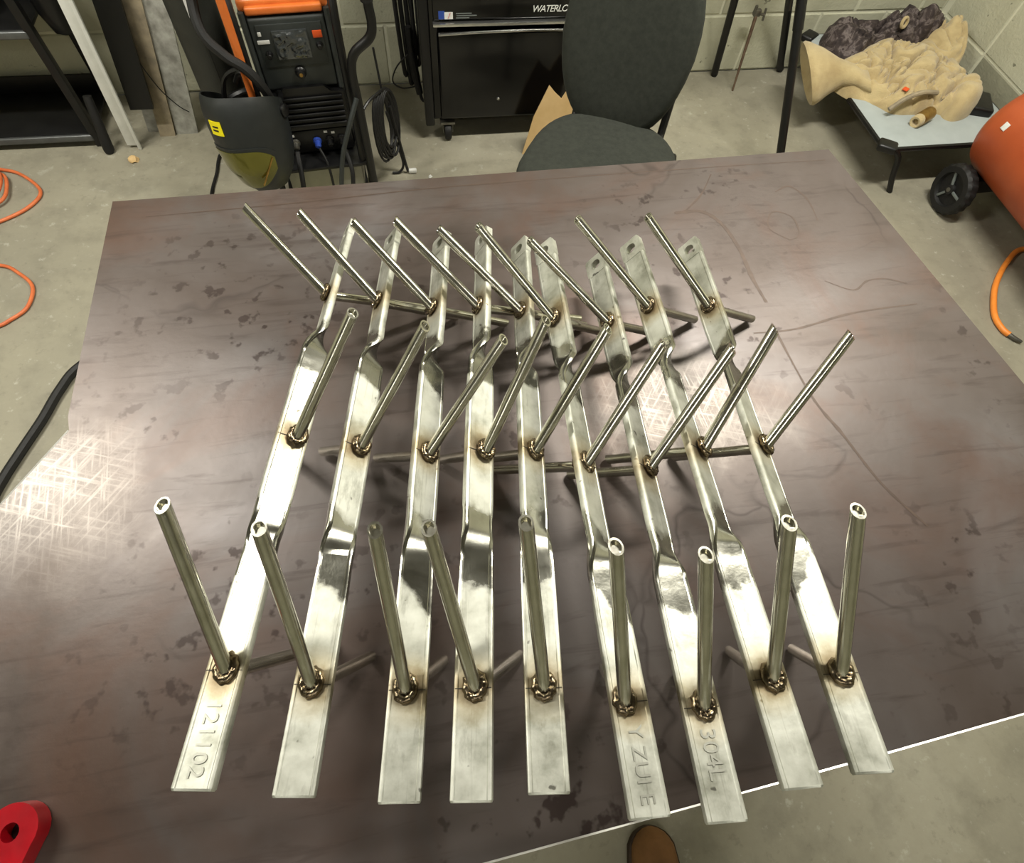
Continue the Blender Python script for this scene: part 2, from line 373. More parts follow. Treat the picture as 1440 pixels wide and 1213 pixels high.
def block_mesh(l, h):
    k = (round(l, 3), round(h, 3))
    if k not in _bm:
        a, b, c = k[0] / 2, k[1] / 2, 0.004
        vs = [(-a, 0, -b), (a, 0, -b), (a, 0, b), (-a, 0, b), (-a + c, -DEP, -b + c), (a - c, -DEP, -b + c), (a - c, -DEP, b - c), (-a + c, -DEP, b - c)]
        me = bpy.data.meshes.new('block'); me.from_pydata(vs, [], [(4, 5, 6, 7), (0, 1, 5, 4), (1, 2, 6, 5), (2, 3, 7, 6), (3, 0, 4, 7)]); me.materials.append(MAT['block'])
        _bm[k] = me
    return _bm[k]
def course(wall, lo, hi, off, row, place):
    k = math.floor((lo - off) / BL); z0 = row * BH; z1 = min(z0 + BH, CEIL)
    while off + k * BL < hi - 1e-6:
        a = max(off + k * BL + J / 2, lo); b = min(off + (k + 1) * BL - J / 2, hi); k += 1
        if b - a < 0.03: continue
        o = bpy.data.objects.new('block', block_mesh(b - a, z1 - z0 - J)); col.objects.link(o); o.parent = wall
        o.matrix_basis = place((a + b) / 2, (z0 + z1) / 2)
        if wall is wr and row == 0 and a < 2.1 < b:
            o.data = o.data.copy(); o.data.materials[0] = MAT['block_dark']
for row in range(11):
    course(wb, X0, WX, (-0.023 if row % 2 == 0 else 0.138), row, lambda u, z: Matrix.Translation((u, WY + 0.005, z)))
    course(wr, Y0, WY, (1.955 if row % 2 == 0 else 2.29 - 0.167 * 0), row, lambda u, z: Matrix.Translation((WX + 0.005, u, z)) @ Matrix.Rotation(R(-90), 4, 'Z'))

# ------------------------------------------------------------------ ceiling lights
t_em = NT('lit_fluorescent_tube'); t_em.set('Emission Color', (1, 0.97, 0.86, 1)); t_em.set('Emission Strength', 9.0)
names = ['twin tube ceiling light above the back left of the room', 'twin tube ceiling light above the compressor side', 'unseen twin tube light added to brighten the near centre', 'unseen twin tube light added above the near left corner']
for i, ((x, y, z), pw) in enumerate(zip(LAMPS, LAMP_POWER)):
    f = thing('ceiling_light', names[i], 'light', (x, y, z), 0, 'fluorescent ceiling fixtures')
    MB().box((x, y, z + 0.04), (1.24, 0.16, 0.06), 0.008).build('housing', MAT['white'], f)
    for s in (-1, 1):
        MB().tube([(x - 0.6, y + s * 0.04, z - 0.008), (x + 0.6, y + s * 0.04, z - 0.008)], 0.013, 10).build('lamp_tube', t_em.m, f)
    a = bpy.data.lights.new('tube_light', 'AREA'); a.shape = 'RECTANGLE'; a.size = 1.2; a.size_y = 0.12; a.energy = pw; a.color = (1, 0.965, 0.86)
    ao = bpy.data.objects.new('tube_light', a); col.objects.link(ao); ao.parent = f; ao.matrix_basis = Matrix.Translation((0, 0, -0.03))

# ------------------------------------------------------------------ steel plate on its bench
PLATE = [(-0.454, 0.812), (0.765, 0.832), (0.803, 0.544), (0.834, 0.311), (0.884, -0.058), (0.425, -0.083), (-0.005, -0.103), (-0.62, -0.135), (-0.62, 0.128), (-0.502, 0.316), (-0.445, 0.407), (-0.45, 0.428)]
bench = thing('plate_table', 'large brown mill-scaled steel plate table carrying the pronged bars', 'table', (0.15, 0.35, 0))
MB().prism(PLATE[::-1], ZT - 0.008, ZT).build('plate', MAT['plate'], bench)
def strip(pts, w):
    mb = MB()
    for a, b in zip(pts[:-1], pts[1:]):
        a = Vector(a); b = Vector(b); d = (b - a).normalized(); nrm = Vector((d.y, -d.x)); i_, o_ = nrm * 0.0006, nrm * -w
        mb._add([(a.x + i_.x, a.y + i_.y, ZT - 0.0006), (b.x + i_.x, b.y + i_.y, ZT - 0.0006), (b.x + o_.x, b.y + o_.y, ZT + 0.0005), (a.x + o_.x, a.y + o_.y, ZT + 0.0005), (b.x, b.y, ZT - 0.007), (a.x, a.y, ZT - 0.007)],
                [(0, 1, 2, 3), (3, 2, 4, 5)])
    return mb
strip(PLATE[4:8], 0.0017).build('cut_edge', MAT['bare_edge'], bench, label='bright freshly cut front edge of the plate')
strip(PLATE[8:11], 0.0017).build('cut_edge', MAT['bare_edge'], bench, label='bright freshly cut edge at the notch')
STAINS = [([(0.426, 0.699), (0.472, 0.699), (0.498, 0.667), (0.508, 0.61), (0.507, 0.55), (0.511, 0.499)], 0.0045), ([(0.47, 0.446), (0.538, 0.446), (0.638, 0.464), (0.749, 0.469)], 0.0022), ([(0.504, 0.46), (0.512, 0.335), (0.53, 0.271), (0.55, 0.196), (0.582, 0.134)], 0.0025),
          ([(0.621, 0.53), (0.659, 0.507), (0.69, 0.522), (0.722, 0.523), (0.753, 0.51)], 0.0016), ([(-0.401, 0.773), (-0.175, 0.782), (0.075, 0.797), (0.527, 0.804), (0.745, 0.804)], 0.0012), ([(0.52, 0.786), (0.484, 0.736), (0.44, 0.697)], 0.0016), ([(0.619, 0.732), (0.65, 0.743), (0.669, 0.709), (0.666, 0.658)], 0.0018), ([(0.60, 0.62), (0.575, 0.65), (0.595, 0.685), (0.625, 0.67), (0.62, 0.63), (0.60, 0.62)], 0.0016)]
for k, (pts, w) in enumerate(STAINS):
    sp = spline([(x, y, ZT + 0.0002) for x, y in pts], 8); mb = MB(); vs = []
    for i, p in enumerate(sp):
        d = (sp[min(i + 1, len(sp) - 1)] - sp[max(i - 1, 0)]).normalized(); nn = Vector((-d.y, d.x, 0)); f = w * (0.35 + 0.9 * abs(noise.noise(Vector((i * 0.37, k * 3.1, 0)))) + 0.3 * math.sin(math.pi * i / len(sp)))
        vs += [p + nn * f, p - nn * f]
    mb._add(vs, [(2 * i, 2 * i + 1, 2 * i + 3, 2 * i + 2) for i in range(len(sp) - 1)]).build('stain_line', MAT['stain'], bench)
for x, y in ((-0.36, 0.02), (0.72, 0.02), (-0.36, 0.72), (0.68, 0.72)):
    MB().bar((x, y, 0.0), (x, y, ZT - 0.058), 0.05, 0.05, 0.004).build('leg', MAT['shelfmetal'], bench)
for y in (0.02, 0.72): MB().bar((-0.385, y, ZT - 0.033), (0.705, y, ZT - 0.033), 0.05, 0.05, 0.004).build('rail', MAT['shelfmetal'], bench)

# ------------------------------------------------------------------ nine twisted pronged bars
BARS = [
    ([-0.207,-0.0016,1.0975], [[0.97363,0.1823,-0.13715],[-0.16343,0.97683,0.13819],[0.15916,-0.11213,0.98086]], [0.0832,0.3092,0.5246], [0.0015,0.0052,-0.0041], [[-0.013,0.0869,0.118],[0.0784,0.0768,0.0907],[-0.0938,0.0775,0.075]], [[0.0253,0.0519,-0.1347],[-0.0722,0.0469,-0.0943],[0.1214,0.0582,-0.0982]]),
    ([-0.1403,-0.0187,1.0788], [[0.98547,0.16851,-0.02141],[-0.16568,0.98135,0.09752],[0.03745,-0.09255,0.995]], [0.08,0.3124,0.5282], [-0.001,0.0039,-0.0025], [[-0.0215,0.0843,0.1229],[0.073,0.0803,0.0957],[-0.0954,0.0733,0.0714]], [[0.0215,0.044,-0.1142],[-0.0684,0.0444,-0.0893],[0.0928,0.0445,-0.0751]]),
    ([-0.0621,-0.0357,1.0809], [[0.98866,0.15018,-0.0027],[-0.14926,0.9843,0.09419],[0.01681,-0.09272,0.99555]], [0.0799,0.309,0.5221], [-0.0016,0.0013,-0.0031], [[-0.0158,0.0881,0.1226],[0.079,0.0761,0.0912],[-0.0971,0.0701,0.0688]], [[0.0218,0.0446,-0.1157],[-0.071,0.0461,-0.0927],[0.0936,0.0449,-0.0757]]),
    ([-0.0086,-0.0432,1.0919], [[0.97798,0.15461,-0.14016],[-0.13848,0.98327,0.11835],[0.15611,-0.09633,0.98303]], [0.0796,0.3065,0.5183], [0.0016,0.0053,-0.0017], [[-0.0169,0.0872,0.1224],[0.074,0.0823,0.0968],[-0.0952,0.0764,0.0764]], [[0.0247,0.0505,-0.1312],[-0.0723,0.047,-0.0944],[0.1272,0.061,-0.1029]]),
    ([0.0505,-0.0479,1.091], [[0.98901,0.14448,-0.03146],[-0.13947,0.98216,0.12615],[0.04913,-0.12037,0.99151]], [0.0753,0.3084,0.5206], [0.0002,0.002,-0.0015], [[-0.0145,0.0891,0.1238],[0.0758,0.0816,0.0958],[-0.1032,0.07,0.07]], [[0.0233,0.0477,-0.1239],[-0.0699,0.0454,-0.0913],[0.0909,0.0436,-0.0736]]),
    ([0.1236,-0.0763,1.0885], [[0.99381,0.07895,0.0781],[-0.08576,0.99242,0.08804],[-0.07056,-0.09419,0.99305]], [0.0813,0.3087,0.5183], [-0.0043,-0.0012,-0.0048], [[-0.0241,0.0869,0.1206],[0.0736,0.0813,0.0936],[-0.0971,0.0723,0.073]], [[0.0228,0.0468,-0.1214],[-0.0815,0.0529,-0.1065],[0.093,0.0446,-0.0752]]),
    ([0.1819,-0.0893,1.0857], [[0.99498,0.10008,-0.00046],[-0.09935,0.98818,0.11676],[0.01214,-0.11613,0.99316]], [0.0809,0.3143,0.5323], [0.0023,0.0034,-0.0011], [[-0.0154,0.0838,0.1227],[0.0811,0.0783,0.0954],[-0.102,0.0706,0.07]], [[0.0221,0.0453,-0.1177],[-0.0684,0.0444,-0.0894],[0.0819,0.0393,-0.0663]]),
    ([0.2452,-0.0772,1.0945], [[0.99659,0.08256,0.00022],[-0.08206,0.99018,0.11315],[0.00912,-0.11278,0.99358]], [0.08,0.3114,0.5295], [0.0028,0.0064,-0.0005], [[-0.0113,0.0841,0.1258],[0.0713,0.0819,0.0917],[-0.0946,0.0737,0.0764]], [[0.0238,0.0488,-0.1266],[-0.0761,0.0494,-0.0993],[0.0946,0.0454,-0.0765]]),
    ([0.3071,-0.0774,1.0915], [[0.99143,0.12269,-0.04487],[-0.11617,0.98511,0.12675],[0.05976,-0.12045,0.99092]], [0.0746,0.3083,0.5286], [0.0008,0.0044,0.0004], [[-0.0125,0.09,0.1281],[0.0809,0.0731,0.0912],[-0.0854,0.0749,0.0828]], [[0.0235,0.0481,-0.1248],[-0.0699,0.0454,-0.0913],[0.0917,0.044,-0.0742]]),
]
BW, BT, BLEN, ROD = 0.0324, 0.0086, 0.6592, 0.0058
ANG_M, ANG_B = R(40), R(129)
def smooth(a): a = min(max(a, 0), 1); return a * a * (3 - 2 * a)
def twist(y): return ANG_M * smooth((y - TW[0] + 0.015) / 0.030) + (ANG_B - ANG_M) * smooth((y - TW[1] + 0.020) / 0.040)
def section(y, sc=1.0, jit=0.0):
    a = twist(y); ca, sa = math.cos(a), math.sin(a); w, h, c = BW / 2 * sc, BT / 2, 0.0018; pts = []
    for sx_, sz_ in ((1, 1), (-1, 1), (-1, -1), (1, -1)):
        q = [(w, h - c), (w - c * 0.3, h - c * 0.3), (w - c, h), (w - 0.0034, h), (w - 0.0042, h - 0.0005)]
        if sx_ * sz_ < 0: q = q[::-1]
        for px, pz in q:
            px *= sx_; pz *= sz_
            pts.append(Vector((px * ca + pz * sa, y, -px * sa + pz * ca - BT / 2)))
    return pts
def bar_mesh(seed):
    rg = random.Random(seed); mb = MB(); ys = []
    y = 0.0; yend = BLEN - 0.034
    while y < yend - 1e-6:
        ys.append(y); y += 0.0025 if (abs(y - TW[0]) < 0.03 or abs(y - TW[1]) < 0.036) else 0.012
    ys.append(yend); rings = []
    for y in ys:
        n = min(abs(y - TW[0]), abs(y - TW[1])); k = max(0, 1 - n / 0.05)
        rings.append([p + Vector((noise.noise(Vector((p.x * 40, y * 45, seed))), 0, noise.noise(Vector((p.x * 60, y * 50, seed + 9)))) ) * 0.0016 * k for p in section(y, 1 - 0.05 * k)])
    cen = Vector((0, 0, -BT / 2)); rings[0] = [p + Vector((0, 0.0016, 0)) for p in rings[0]]
    rings.insert(0, [Vector((p.x * 0.955, 0.0, (p.z + BT / 2) * 0.72 - BT / 2)) for p in section(0.0)])
    mb.loft(rings)
    # drilled far end: square outline to a round hole, both faces and the bore
    a = twist(BLEN); ca, sa = math.cos(a), math.sin(a); N = 32; yc = BLEN - 0.017; hw = BW / 2; hl = 0.017; HR = 0.0078; lay = []
    def P(px, py, pz): return (px * ca + pz * sa, yc + py, -px * sa + pz * ca - BT / 2)
    for pz in (BT / 2, -BT / 2):
        for rad in (0, 1):
            for j in range(N):
                t = 2 * math.pi * (j + 0.5) / N; c, s_ = math.cos(t), math.sin(t)
                if rad == 0:
                    k = 1 / max(abs(c) / hw, abs(s_) / hl); lay.append(P(c * k, s_ * k, pz))
                else: lay.append(P(c * HR, s_ * HR + 0.001, pz))
    fs = []
    for j in range(N):
        k = (j + 1) % N
        fs += [(j, k, N + k, N + j), (2 * N + j, 2 * N + k, 3 * N + k, 3 * N + j), (N + j, N + k, 3 * N + k, 3 * N + j), (j, k, 2 * N + k, 2 * N + j)]
    mb._add(lay, fs); return mb
def prong_mesh(base, tip, N):
    base = Vector(base); tip = Vector(tip); ax = (tip - base).normalized(); u = ax.orthogonal().normalized(); v = ax.cross(u)
    n = 16; vs = []; fs = []; L = (tip - base).length
    for rr, kind in ((ROD, 0), (ROD, 1), (ROD * 0.74, 1), (ROD * 0.74, 2)):
        for j in range(n):
            t = 2 * math.pi * j / n; rad = (u * math.cos(t) + v * math.sin(t)) * rr
            if kind == 0: q = base + rad
            else:
                q = tip + rad - ax * (rad.dot(N) / ax.dot(N))
                if kind == 2: q = q - ax * 0.0045
            vs.append(q)
    for i in range(3):
        for j in range(n): fs.append((i * n + j, i * n + (j + 1) % n, (i + 1) * n + (j + 1) % n, (i + 1) * n + j))
    fs.append(tuple(3 * n + j for j in range(n))); fs.append(tuple(range(n))[::-1])
    return MB()._add(vs, fs)
WHICH = ['leftmost of the nine twisted pronged stainless bars, front end marked 121102', 'second twisted pronged stainless bar from the left', 'third twisted pronged stainless bar from the left', 'fourth pronged bar from the left, its front prong leaning left beside the third',
         'middle of the nine twisted pronged stainless bars', 'sixth pronged bar from the left, front end over the tan boot', 'seventh pronged bar from the left, marked 304L, reaching nearest the camera', 'eighth twisted pronged stainless bar, second from the right', 'rightmost of the nine twisted pronged stainless bars']
MARKS = {0: ('121102', 0.0175, 0.034), 6: ('304L', 0.0185, 0.046), 5: ('Y ZUI E', 0.0165, 0.036)}
for i, (o, rm, ss, lat, up, lo) in enumerate(BARS):
    M4 = Matrix.Translation(o) @ Matrix(rm).to_4x4()
    root = thing('pronged_bar', WHICH[i], 'metal bar', group='twisted pronged stainless bars on the plate', mat=M4); root['root'] = 1
    b = bar_mesh(i * 13.7).build('flat_bar', MAT['bar'], root, 28)
    for k in range(3):
        a = twist(ss[k]); N = Vector((math.sin(a), 0, math.cos(a)))
        if k == 2: N = -N          # the face turned towards the upper prong after the second twist
        c0 = Vector((lat[k], ss[k], 0)) if k == 0 else Vector((lat[k], ss[k], -BT / 2)) + N * (BT / 2)
        for sgn, d in ((1, up[k]), (-1, lo[k])):
            base = c0 if sgn > 0 else c0 - N * BT
            tip = Vector((lat[k], ss[k], 0)) + Vector(d)
            pr = prong_mesh(base, tip, N * sgn).build('prong', MAT['rod'], root, 40)
            yx = Vector((0, 1, 0)); xx = yx.cross(N).normalized()
            fm = Matrix((xx, yx, N)).transposed().to_4x4(); ctr = base + N * sgn * 0.0006 + yx * 0.0008
            MB().torus(Matrix.Translation(ctr) @ fm, 0.0076, 0.0034, 26, 8, 1.16, 0.16).build('weld_bead', MAT['weld'], pr, 60)
        if k < 2:
            yx = Vector((0, 1, 0)); xx = yx.cross(N).normalized(); fm = Matrix((xx, yx, N)).transposed().to_4x4()
            cc = Vector((0, ss[k] - 0.001, -BT / 2)) + N * (BT / 2)
            MB(Matrix.Translation(cc) @ fm).box((0, 0, 0), (BW * 0.93, 0.0007, 0.0003)).build('scribe_line', MAT['scribe'], root)
    if i in MARKS:
        body, size, yc = MARKS[i]
        tm = Matrix(((0, 1, 0, -0.0005), (-1, 0, 0, yc), (0, 0, 1, 0.0001), (0, 0, 0, 1)))
        me = text_mesh(body, size, extrude=0.00012, spacing=1.02); me.transform(tm); me.materials.clear(); me.materials.append(MAT['etch'])
        to = bpy.data.objects.new('etched_marking', me); col.objects.link(to); to.parent = root
    del root['root']

# ------------------------------------------------------------------ upholstered chair
ch = thing('office_chair', 'charcoal upholstered chair with rounded back standing behind the plate', 'chair', (0.585, 1.455, 0), R(-27))
CM = ch.matrix_basis.copy()
def pad(rx, ry, h, px, n=40, taper=lambda t: 1.0, lift=lambda x, y: 0.0):
    """rounded cushion: outline rx, ry; thickness h; local z up"""
    prof = [(0.0, 0.0), (0.55, 0.0), (0.86, 0.03), (0.97, 0.25), (1.0, 0.5), (0.97, 0.76), (0.88, 0.94), (0.6, 1.0), (0.0, 1.02)]; rings = []
    for k, z in prof:
        ring = []
        for j in range(n):
            t = 2 * math.pi * j / n; c, s_ = se(math.cos(t), px), se(math.sin(t), px)
            y = ry * s_ * max(k, 0.01); x = rx * c * max(k, 0.01) * taper(s_)
            ring.append(Vector((x, y, z * h + lift(x / rx, y / ry))))
        rings.append(ring)
    return rings
rings = pad(0.24, 0.225, 0.062, 0.72, taper=lambda s: 1 - 0.09 * s, lift=lambda x, y: -0.010 * x * x + 0.012 * max(0, y) ** 2)
MB(CM @ Matrix.Translation((0, 0, 0.415))).loft(rings).build('seat', MAT['fabric'], ch, 60)
BRm = CM @ Matrix.Translation((-0.02, 0.225, 0.425)) @ Matrix.Rotation(R(78), 4, 'X')
rings = pad(0.196, 0.26, 0.055, 0.80, taper=lambda s: (1.0 + 0.12 * s if s < 0 else 1.0 - 0.05 * s * s), lift=lambda x, y: 0.022 * x * x)
MB(BRm @ Matrix.Translation((0, 0.25, 0))).loft(rings).build('backrest', MAT['fabric'], ch, 60)
for s in (-1, 1):
    pts = [(s * 0.2, -0.19, 0.405), (s * 0.215, -0.215, 0.385), (s * 0.235, -0.235, 0.2), (s * 0.25, -0.25, 0.0)]
    MB(CM).tube(spline(pts, 6), 0.0125, 10).build('leg', MAT['black'], ch)
    pts = [(s * 0.2, -0.17, 0.405), (s * 0.2, 0.1, 0.405), (s * 0.205, 0.19, 0.40), (s * 0.225, 0.24, 0.2), (s * 0.24, 0.27, 0.0)]
    MB(CM).tube(spline(pts, 6), 0.0125, 10).build('leg', MAT['black'], ch)
    pts = [(s * 0.145, 0.12, 0.408), (s * 0.145, 0.225, 0.412), (s * 0.145, 0.268, 0.44), (s * 0.145, 0.30, 0.56), (s * 0.145, 0.325, 0.68)]
    MB(CM).tube(spline(pts, 6), 0.0125, 10).build('back_tube', MAT['black'], ch)
MB(CM).tube([(-0.2, -0.17, 0.405), (0.2, -0.17, 0.405)], 0.0115, 8).build('cross_tube', MAT['black'], ch)

# ------------------------------------------------------------------ black tool cabinet on casters
tc = thing('tool_cabinet', 'glossy black rolling tool cabinet with silver trim against the block wall', 'cabinet', (0.47, 2.43, 0))
MB().box((0.47, 2.44, 0.52), (0.67, 0.37, 0.86), 0.006).build('body', MAT['gloss'], tc)
MB().bar((0.118, 2.262, 0.07), (0.118, 2.262, 0.95), 0.036, 0.045, 0.006).build('corner_post', MAT['black'], tc)
MB().bar((0.822, 2.262, 0.07), (0.822, 2.262, 0.95), 0.036, 0.045, 0.006).build('corner_post', MAT['black'], tc)
dr = MB().box((0.475, 2.243, 0.27), (0.625, 0.030, 0.335), 0.012, seg=3).build('door', MAT['gloss'], tc)
MB().tube(spline([(0.168, 2.226, 0.430), (0.3, 2.222, 0.437), (0.475, 2.221, 0.440), (0.65, 2.222, 0.437), (0.78, 2.226, 0.430)], 5), 0.0042, 8).build('highlight_pull_rim', MAT['chrome'], dr)  # bright strip modelled in place of the gloss highlight along the door top
MB().lathe([(0.006, 0), (0.006, 0.004), (0.004, 0.006)], 12, Matrix.Translation((0.395, 2.228, 0.185)) @ Matrix.Rotation(R(90), 4, 'X')).build('lock', MAT['chrome'], dr)
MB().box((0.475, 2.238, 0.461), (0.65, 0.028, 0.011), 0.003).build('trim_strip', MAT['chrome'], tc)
for z, h in ((0.525, 0.105), (0.64, 0.105), (0.755, 0.105), (0.87, 0.105)):
    d = MB().box((0.475, 2.247, z), (0.645, 0.022, h), 0.005).build('drawer', MAT['gloss'], tc)
    if z > 0.55: MB().box((0.475, 2.234, z + 0.046), (0.64, 0.01, 0.008), 0.002).build('highlight_pull_rim', MAT['chrome'], d)
fmx = lambda x, y, z: Matrix.Translation((x, y, z)) @ Matrix.Rotation(R(90), 4, 'X')
text_part('lettering', 'WATERLOO', 0.031, fmx(0.585, 2.2355, 0.502), MAT['white'], tc, shear=0.25, spacing=0.86, extrude=0.0004)
MB().box((0.183, 2.2355, 0.490), (0.022, 0.001, 0.026)).build('sticker', MAT['logo_blue'], tc)
MB().box((0.208, 2.2352, 0.488), (0.030, 0.001, 0.022)).build('sticker', MAT['label'], tc)
MB().bar((0.205, 2.2345, 0.479), (0.214, 2.2345, 0.498), 0.004, 0.001).build('sticker_stripe', MAT['logo_red'], tc)
for x, z, wd in ((0.262, 0.494, 0.056), (0.272, 0.487, 0.072), (0.258, 0.480, 0.048)):
    MB().box((x, 2.2355, z), (wd, 0.0008, 0.0032)).build('small_print', MAT['greyplastic'], tc)
for x, y in ((0.19, 2.275), (0.76, 2.275), (0.19, 2.58), (0.76, 2.58)):
    c = MB().box((x, y, 0.078), (0.06, 0.07, 0.012), 0.002).bar((x - 0.02, y, 0.075), (x - 0.02, y - 0.012, 0.03), 0.003, 0.03).bar((x + 0.02, y, 0.075), (x + 0.02, y - 0.012, 0.03), 0.003, 0.03).build('caster', MAT['dullsteel'], tc)
    MB().lathe([(0.012, -0.014), (0.033, -0.013), (0.035, -0.008), (0.035, 0.008), (0.033, 0.013), (0.012, 0.014)], 20, Matrix.Translation((x, y - 0.012, 0.035)) @ Matrix.Rotation(R(90), 4, 'Y')).build('wheel', MAT['rubber'], c)

# cables hanging at the cabinet's left side
hb = thing('cable_bundle', 'black cables hanging with a plug at the left side of the cabinet', 'cable', (0.07, 2.42, 0.1))
MB().box((0.09, 2.42, 0.93), (0.03, 0.05, 0.02), 0.003).build('hook', MAT['black'], hb)
for k, (x, zb) in enumerate(((0.035, 0.20), (0.055, 0.16), (0.075, 0.22), (0.092, 0.26))):
    pts = [(x + 0.01, 2.40 + 0.012 * k, 0.93), (x - 0.01, 2.40 + 0.01 * k, 0.6), (x, 2.39 + 0.01 * k, zb + 0.04), (x + 0.012, 2.40 + 0.01 * k, zb), (x + 0.03, 2.41, zb + 0.05), (x + 0.03, 2.42, 0.6), (x + 0.02, 2.42, 0.93)]
    MB().tube(spline(pts, 8), 0.0085, 8).build('cable', MAT['rubber'], hb)
MB().tube(spline([(0.066, 2.385, 0.38), (0.068, 2.385, 0.29), (0.078, 2.388, 0.2), (0.09, 2.39, 0.12)], 5), [0.012] * 6 + [0.017] * 6 + [0.014] * 4, 10).build('plug', MAT['rubber'], hb)
MB().tube(spline([(0.07, 2.385, 0.29), (0.01, 2.38, 0.24), (-0.015, 2.38, 0.18), (0.02, 2.38, 0.15), (0.075, 2.388, 0.15)], 6), 0.003, 6).build('lead', MAT['rubber'], hb)
MB().tube(spline([(0.09, 2.39, 0.13), (0.10, 2.38, 0.095), (0.14, 2.36, 0.1), (0.17, 2.36, 0.11)], 5), 0.0065, 8).build('lead', MAT['rubber'], hb)

# ------------------------------------------------------------------ cardboard leaning in front of the cabinet
cbm = Matrix.Translation((0.6, 2.13, 0)) @ Matrix.Rotation(R(90), 4, 'X')
top('cardboard_sheet', MB(cbm).prism([(-0.11, 0), (0.10, 0), (0.11, 0.19), (0.075, 0.32), (0.03, 0.235), (0.0, 0.262), (-0.025, 0.29), (-0.075, 0.165)], -0.002, 0.002), MAT['cardboard'], 'torn tan cardboard sheet standing between chair and cabinet', 'cardboard', (0.6, 2.13, 0))

# ------------------------------------------------------------------ welding machine on its cart
CY = R(5)
cart = thing('welding_cart', 'black tubular welding cart with an orange upright', 'cart', (-0.32, 2.12, 0), CY)
CMx = cart.matrix_basis.copy()
MB(CMx).box((0, 0.02, 0.165), (0.34, 0.50, 0.012), 0.003).build('shelf', MAT['black'], cart)
MB(CMx).box((0, 0.02, 0.04), (0.30, 0.44, 0.012), 0.003).build('base_tray', MAT['black'], cart)
for sx_ in (-1, 1):
    for y in (-0.2, 0.24): MB(CMx).tube([(sx_ * 0.165, y, 0.0), (sx_ * 0.165, y, 0.175)], 0.011, 8).build('leg', MAT['black'], cart)
    MB(CMx).tube(spline([(sx_ * 0.146, -0.21, 0.17), (sx_ * 0.146, -0.21, 0.3), (sx_ * 0.144, -0.19, 0.62), (sx_ * 0.152, -0.10, 0.74), (sx_ * 0.152, 0.05, 0.78)], 6), 0.013, 10).build('side_tube', MAT['black'], cart)
MB().tube([(-0.458, 1.895, 0.16), (-0.457, 1.895, 0.50), (-0.455, 1.895, 0.82)], 0.0125, 12).build('upright', MAT['orange'], cart, label='orange painted upright')
MB().tube(spline([(-0.058, 1.9, 0.86), (-0.056, 1.9, 0.70), (-0.053, 1.9, 0.64), (-0.066, 1.9, 0.60), (-0.119, 1.9, 0.556), (-0.136, 1.9, 0.50), (-0.133, 1.9, 0.386), (-0.130, 1.9, 0.2), (-0.128, 1.9, 0.0)], 6), 0.0145, 12).build('bent_upright', MAT['black'], cart)
MB().tube([(-0.058, 1.9, 0.86), (-0.058, 1.9, 0.70)], 0.0185, 12).build('grip', MAT['rubber'], cart)
wm = thing('welding_machine', 'dark grey and orange welding machine with a film-covered screen', 'welder', (-0.32, 2.12, 0.171), CY)
def PM(x, y, z): return CMx @ Matrix.Translation((x, y, z))
MB(CMx).box((0, 0.045, 0.405), (0.27, 0.33, 0.465), 0.012).build('body', MAT['black'], wm)
MB(CMx).box((0, 0.03, 0.648), (0.262, 0.30, 0.034), 0.010, seg=3).build('top_cover', MAT['orange'], wm, label='orange top cover')
MB(CMx).box((0, -0.128, 0.640), (0.225, 0.02, 0.022), 0.006, seg=3).build('top_lip', MAT['orange'], wm)
hd = MB(CMx).tube(spline([(-0.08, -0.08, 0.66), (-0.075, -0.08, 0.70), (0, -0.08, 0.71), (0.075, -0.08, 0.70), (0.08, -0.08, 0.66)], 6), 0.012, 10).build('handle', MAT['rubber'], wm)
fp = MB(CMx).box((0, -0.128, 0.515), (0.228, 0.025, 0.215), 0.008, seg=3).build('front_panel', MAT['plastic'], wm)
MB(CMx).box((0.002, -0.142, 0.545), (0.195, 0.006, 0.125), 0.003).build('bezel', MAT['plastic'], fp)
MB(CMx).box((0.0, -0.1465, 0.548), (0.105, 0.005, 0.085), 0.002).build('screen', MAT['film'], fp)
vs = []; fs = []; NX, NZ = 26, 22
for i in range(NX + 1):
    for j in range(NZ + 1):
        u, v = i / NX, j / NZ; q = Vector((u * 5.5, v * 4.5, 2.7)); e = min(u, 1 - u, v, 1 - v)
        r_ = (1 - abs(noise.noise(q)) * 2.5) * 0.006 + noise.noise(q * 2.2) * 0.002
        vs.append(CMx @ Vector((-0.050 + 0.1 * u, -0.150 - max(0, r_) * min(1, e * 8), 0.508 + 0.08 * v)))
for i in range(NX):
    for j in range(NZ): a = i * (NZ + 1) + j; fs.append((a, a + 1, a + NZ + 2, a + NZ + 1))
MB()._add(vs, fs).build('protective_film', MAT['film'], fp, 60)
MB(CMx).box((0.082, -0.146, 0.573), (0.028, 0.003, 0.021), 0.001).build('sticker', MAT['redmark'], fp)
MB(CMx).box((-0.082, -0.146, 0.560), (0.036, 0.003, 0.011), 0.001).build('sticker', MAT['label'], fp)
MB(CMx).box((-0.088, -0.146, 0.583), (0.010, 0.003, 0.012), 0.001).build('sticker', MAT['label'], fp)
for x, z, r_ in ((-0.076, 0.523, 0.011), (0.082, 0.541, 0.011), (0.004, 0.462, 0.018)):
    kb = MB().lathe([(r_, 0), (r_, 0.008), (r_ * 0.78, 0.012), (r_ * 0.7, 0.02), (r_ * 0.5, 0.022)], 20, PM(x, -0.140, z) @ Matrix.Rotation(R(90), 4, 'X')).build('knob', MAT['black'], fp)
    if r_ > 0.015: MB().lathe([(0.006, 0), (0.006, 0.003), (0.004, 0.004)], 12, PM(x, -0.161, z) @ Matrix.Rotation(R(90), 4, 'X')).build('knob_cap', MAT['brass'], fp)
